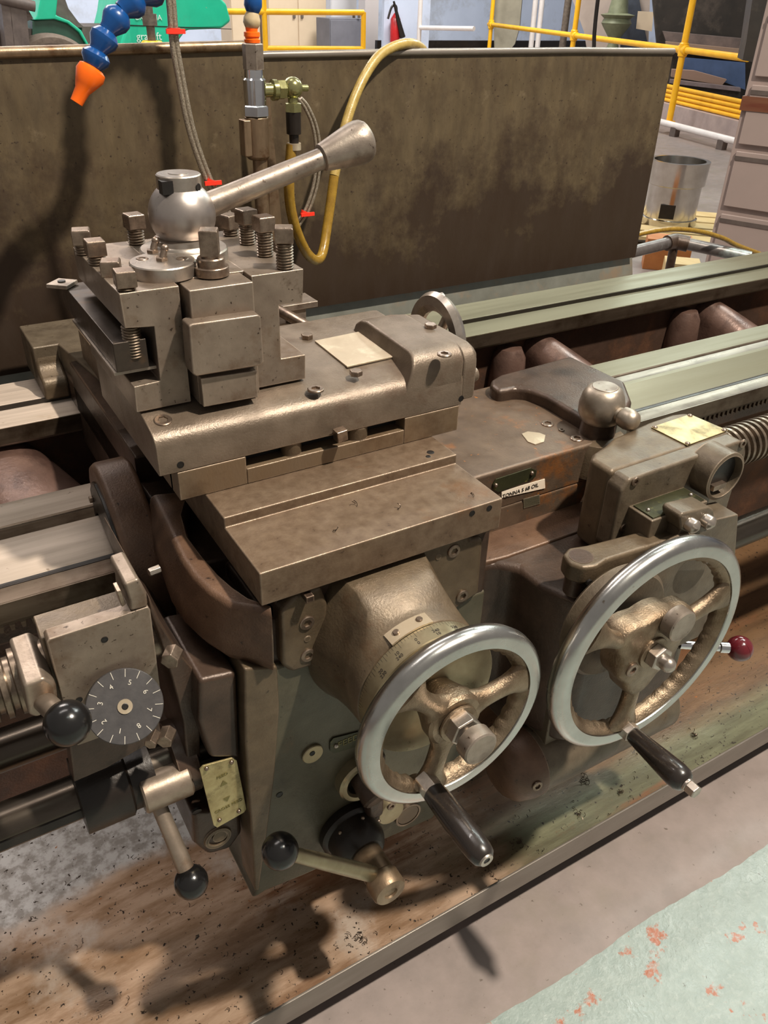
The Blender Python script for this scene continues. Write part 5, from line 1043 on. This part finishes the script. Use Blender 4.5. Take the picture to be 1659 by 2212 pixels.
mb = MB(); mb.ring((rp.x, rp.y, -.98), (0, 0, 1), [(0, sc_r * .75), (0, sc_r), (.05, sc_r), (.055, sc_r * .93), (hh_ * .62, sc_r * .93), (hh_ * .64, sc_r * 1.02), (hh_, sc_r * 1.05), (hh_, sc_r * .9), (.05, sc_r * .82)], 64); mk('ring_body', mb, M_ring, rg)
mb = MB(); mb.prism([V((rp.x, rp.y, -.91)) - ND * (sc_r * .95) + TD * a + V((0, 0, b)) for a, b in ((-.1, 0), (.02, 0), (.02, .11), (-.1, .11))], ND * .05); mk('milled_slot', mb, M_dark, rg)
# ---- timber, pipe and yellow hose behind the right end of the bed
M_tim = mat('orange_timber', lin(196, 126, 70), lin(170, 104, 56), 0, .6, 8, stretch=(1, .2, 1))
t0 = U(1425, 560, z=-.8)
def tbox(c_, a, b, h, m, label, name='timber_block'):
    mb = MB(); mb.prism([c_ + TD * x + ND * y for x, y in ((-a, -b), (a, -b), (a, b), (-a, b))], (0, 0, h)); return tag(mk(name, mb, m, None, bev=.004), label, 'timber')
c1 = U(1440, 548, z=-.95); c1.z = ZF; tbox(c1, .16, .10, .22, M_tim, 'orange brown timber block below the elbow of the pipe')
c2 = U(1476, 560, z=-.9); c2.z = ZF; tbox(c2, .12, .1, .14, M_wood, 'yellow ochre timber block right of the orange one')
M_gp = mat('grimy_grey_pipe', lin(118, 112, 110), lin(80, 72, 70), .4, .35, 12, stain=lin(150, 160, 158), sscale=5)
yp = 1.75
q1, q2, q3 = U(1350, 548, y=yp), U(1458, 521, y=yp), U(1620, 556, y=yp - .25)
pp_ = thing('grimy_pipe', (q2.x, yp, q2.z - .03), 'grimy grey pipe with an elbow behind the right end of the bed', 'pipe')
mb = MB(); mb.cyl(q1, q2, .026, 20); mk('left_run', mb, M_gp, pp_); mb = MB(); mb.cyl(q2, q3, .026, 20); mk('right_run', mb, M_gp, pp_)
mb = MB(); mb.sph(q2, .033, 20); d_ = (q1 - q2).normalized(); mb.cyl(q2, q2 + d_ * .05, .034, 20); d_ = (q3 - q2).normalized(); mb.cyl(q2, q2 + d_ * .06, .034, 20); mk('elbow', mb, M_castd, pp_)
mb = MB(); mb.cyl((q2.x, q2.y, q2.z), (q2.x + .02, q2.y, ZF), .02, 12); mk('stand_leg', mb, M_castd, pp_)
yh2 = [(1340, 520), (1380, 506), (1420, 498), (1460, 495), (1510, 500), (1560, 514), (1592, 530), (1640, 548)]
hs = thing('yellow_hose', U(1460, 495, y=1.9), 'yellow hose arching over the grimy pipe beside the filing cabinet', 'hose'); mb = MB(); mb.tube([U(*p, y=1.62 - .0002 * (p[0] - 1340)) for p in yh2], .0105, 12, sub=6); mk('hose_length', mb, M_hose2, hs)
# ================================================================ LIGHT
sc = bpy.context.scene
wd = bpy.data.worlds.new('hall'); sc.world = wd; wd.use_nodes = True
bg = wd.node_tree.nodes['Background']; bg.inputs[0].default_value = (1.0, .93, .85, 1); bg.inputs[1].default_value = WORLD
def area(name, loc, target, size, power, col, shape='DISK', size_y=None):
    l = bpy.data.lights.new(name, 'AREA'); l.shape = shape; l.size = size; l.energy = power; l.color = col
    if size_y: l.size_y = size_y
    o = bpy.data.objects.new(name, l); C.objects.link(o); o.location = loc
    o.rotation_euler = (V(target) - V(loc)).to_track_quat('-Z', 'Y').to_euler(); return o
KD = V((.37, -.375, 1)).normalized()
tg = V((.15, .1, -.2))
area('key_lamp', tg + KD * 5.2, tg, .19, KEY, (1, .895, .755))
area('hall_lamp', (8.2, 5.6, 3.4), (1.2, .5, 0), 2.4, COOL, (.86, 1.0, .91), 'RECTANGLE', .8)
area('hall_lamp', (0, 7.4, 4.6), (0, .5, 0), 2.6, WARM, (1, .89, .82), 'RECTANGLE', 1.3)
area('hall_lamp', (-2.0, 14, 6.5), (0, 20, 0), 4, HALL, (1, .97, .92), 'RECTANGLE', 2)
area('hall_lamp', (10, 13, 6.5), (9, 16, -1), 4, HALL * 1.1, (1, .98, .94), 'RECTANGLE', 2)
area('hall_lamp', (3, 8.5, 6), (4, 11.5, -1), 3, HALL * .6, (1, .98, .94), 'RECTANGLE', 1.5)
area('hall_lamp', (6.0, 1.5, 5.5), (5, 3.5, -1), 2, HALL * .22, (.95, 1, .95), 'RECTANGLE', 1)
sl = bpy.data.lights.new('tray_patch_fill', 'SPOT'); sl.energy = 60; sl.color = (1, .93, .88); sl.spot_size = math.radians(30); sl.spot_blend = .35; sl.shadow_soft_size = .04  # added spot out of view, only to brighten the grey tray patch
so = bpy.data.objects.new('tray_patch_fill', sl); C.objects.link(so); so.location = (-1.15, .44, -.30); so.rotation_euler = (V((-.16, .43, -.92)) - so.location).to_track_quat('-Z', 'Y').to_euler()
for nm_, lc_2, rt_ in (('highlight_strip', (1.2, -1.6, 4.2), 22), ('highlight_strip', (-.5, 1.45, 4.2), 46), ('highlight_strip', (3.4, 1.5, 3.2), 40)):  # added overhead strips, put in for highlights on the rims and ways
    l = bpy.data.lights.new(nm_, 'AREA'); l.shape = 'RECTANGLE'; l.size = 2.4; l.size_y = .16; l.energy = rt_; l.color = (1, .92, .86) if rt_ == 46 else (.88, 1, .94)
    o = bpy.data.objects.new(nm_, l); C.objects.link(o); o.location = lc_2
# ================================================================ CAMERA
cd = bpy.data.cameras.new('camera'); cam = bpy.data.objects.new('camera', cd); C.objects.link(cam)
cd.sensor_fit = 'HORIZONTAL'; cd.sensor_width = 36; cd.lens = 36 * F / W; cd.clip_start = .05; cd.clip_end = 200
M4 = Matrix((V(R3[0]), -V(R3[1]), -V(R3[2]))).transposed().to_4x4(); M4.translation = CAM; cam.matrix_world = M4
sc.camera = cam
sc.view_settings.view_transform = 'Standard'; sc.view_settings.look = 'None'; sc.view_settings.gamma = 1; sc.view_settings.exposure = EXPO
sc.view_settings.use_curve_mapping = False
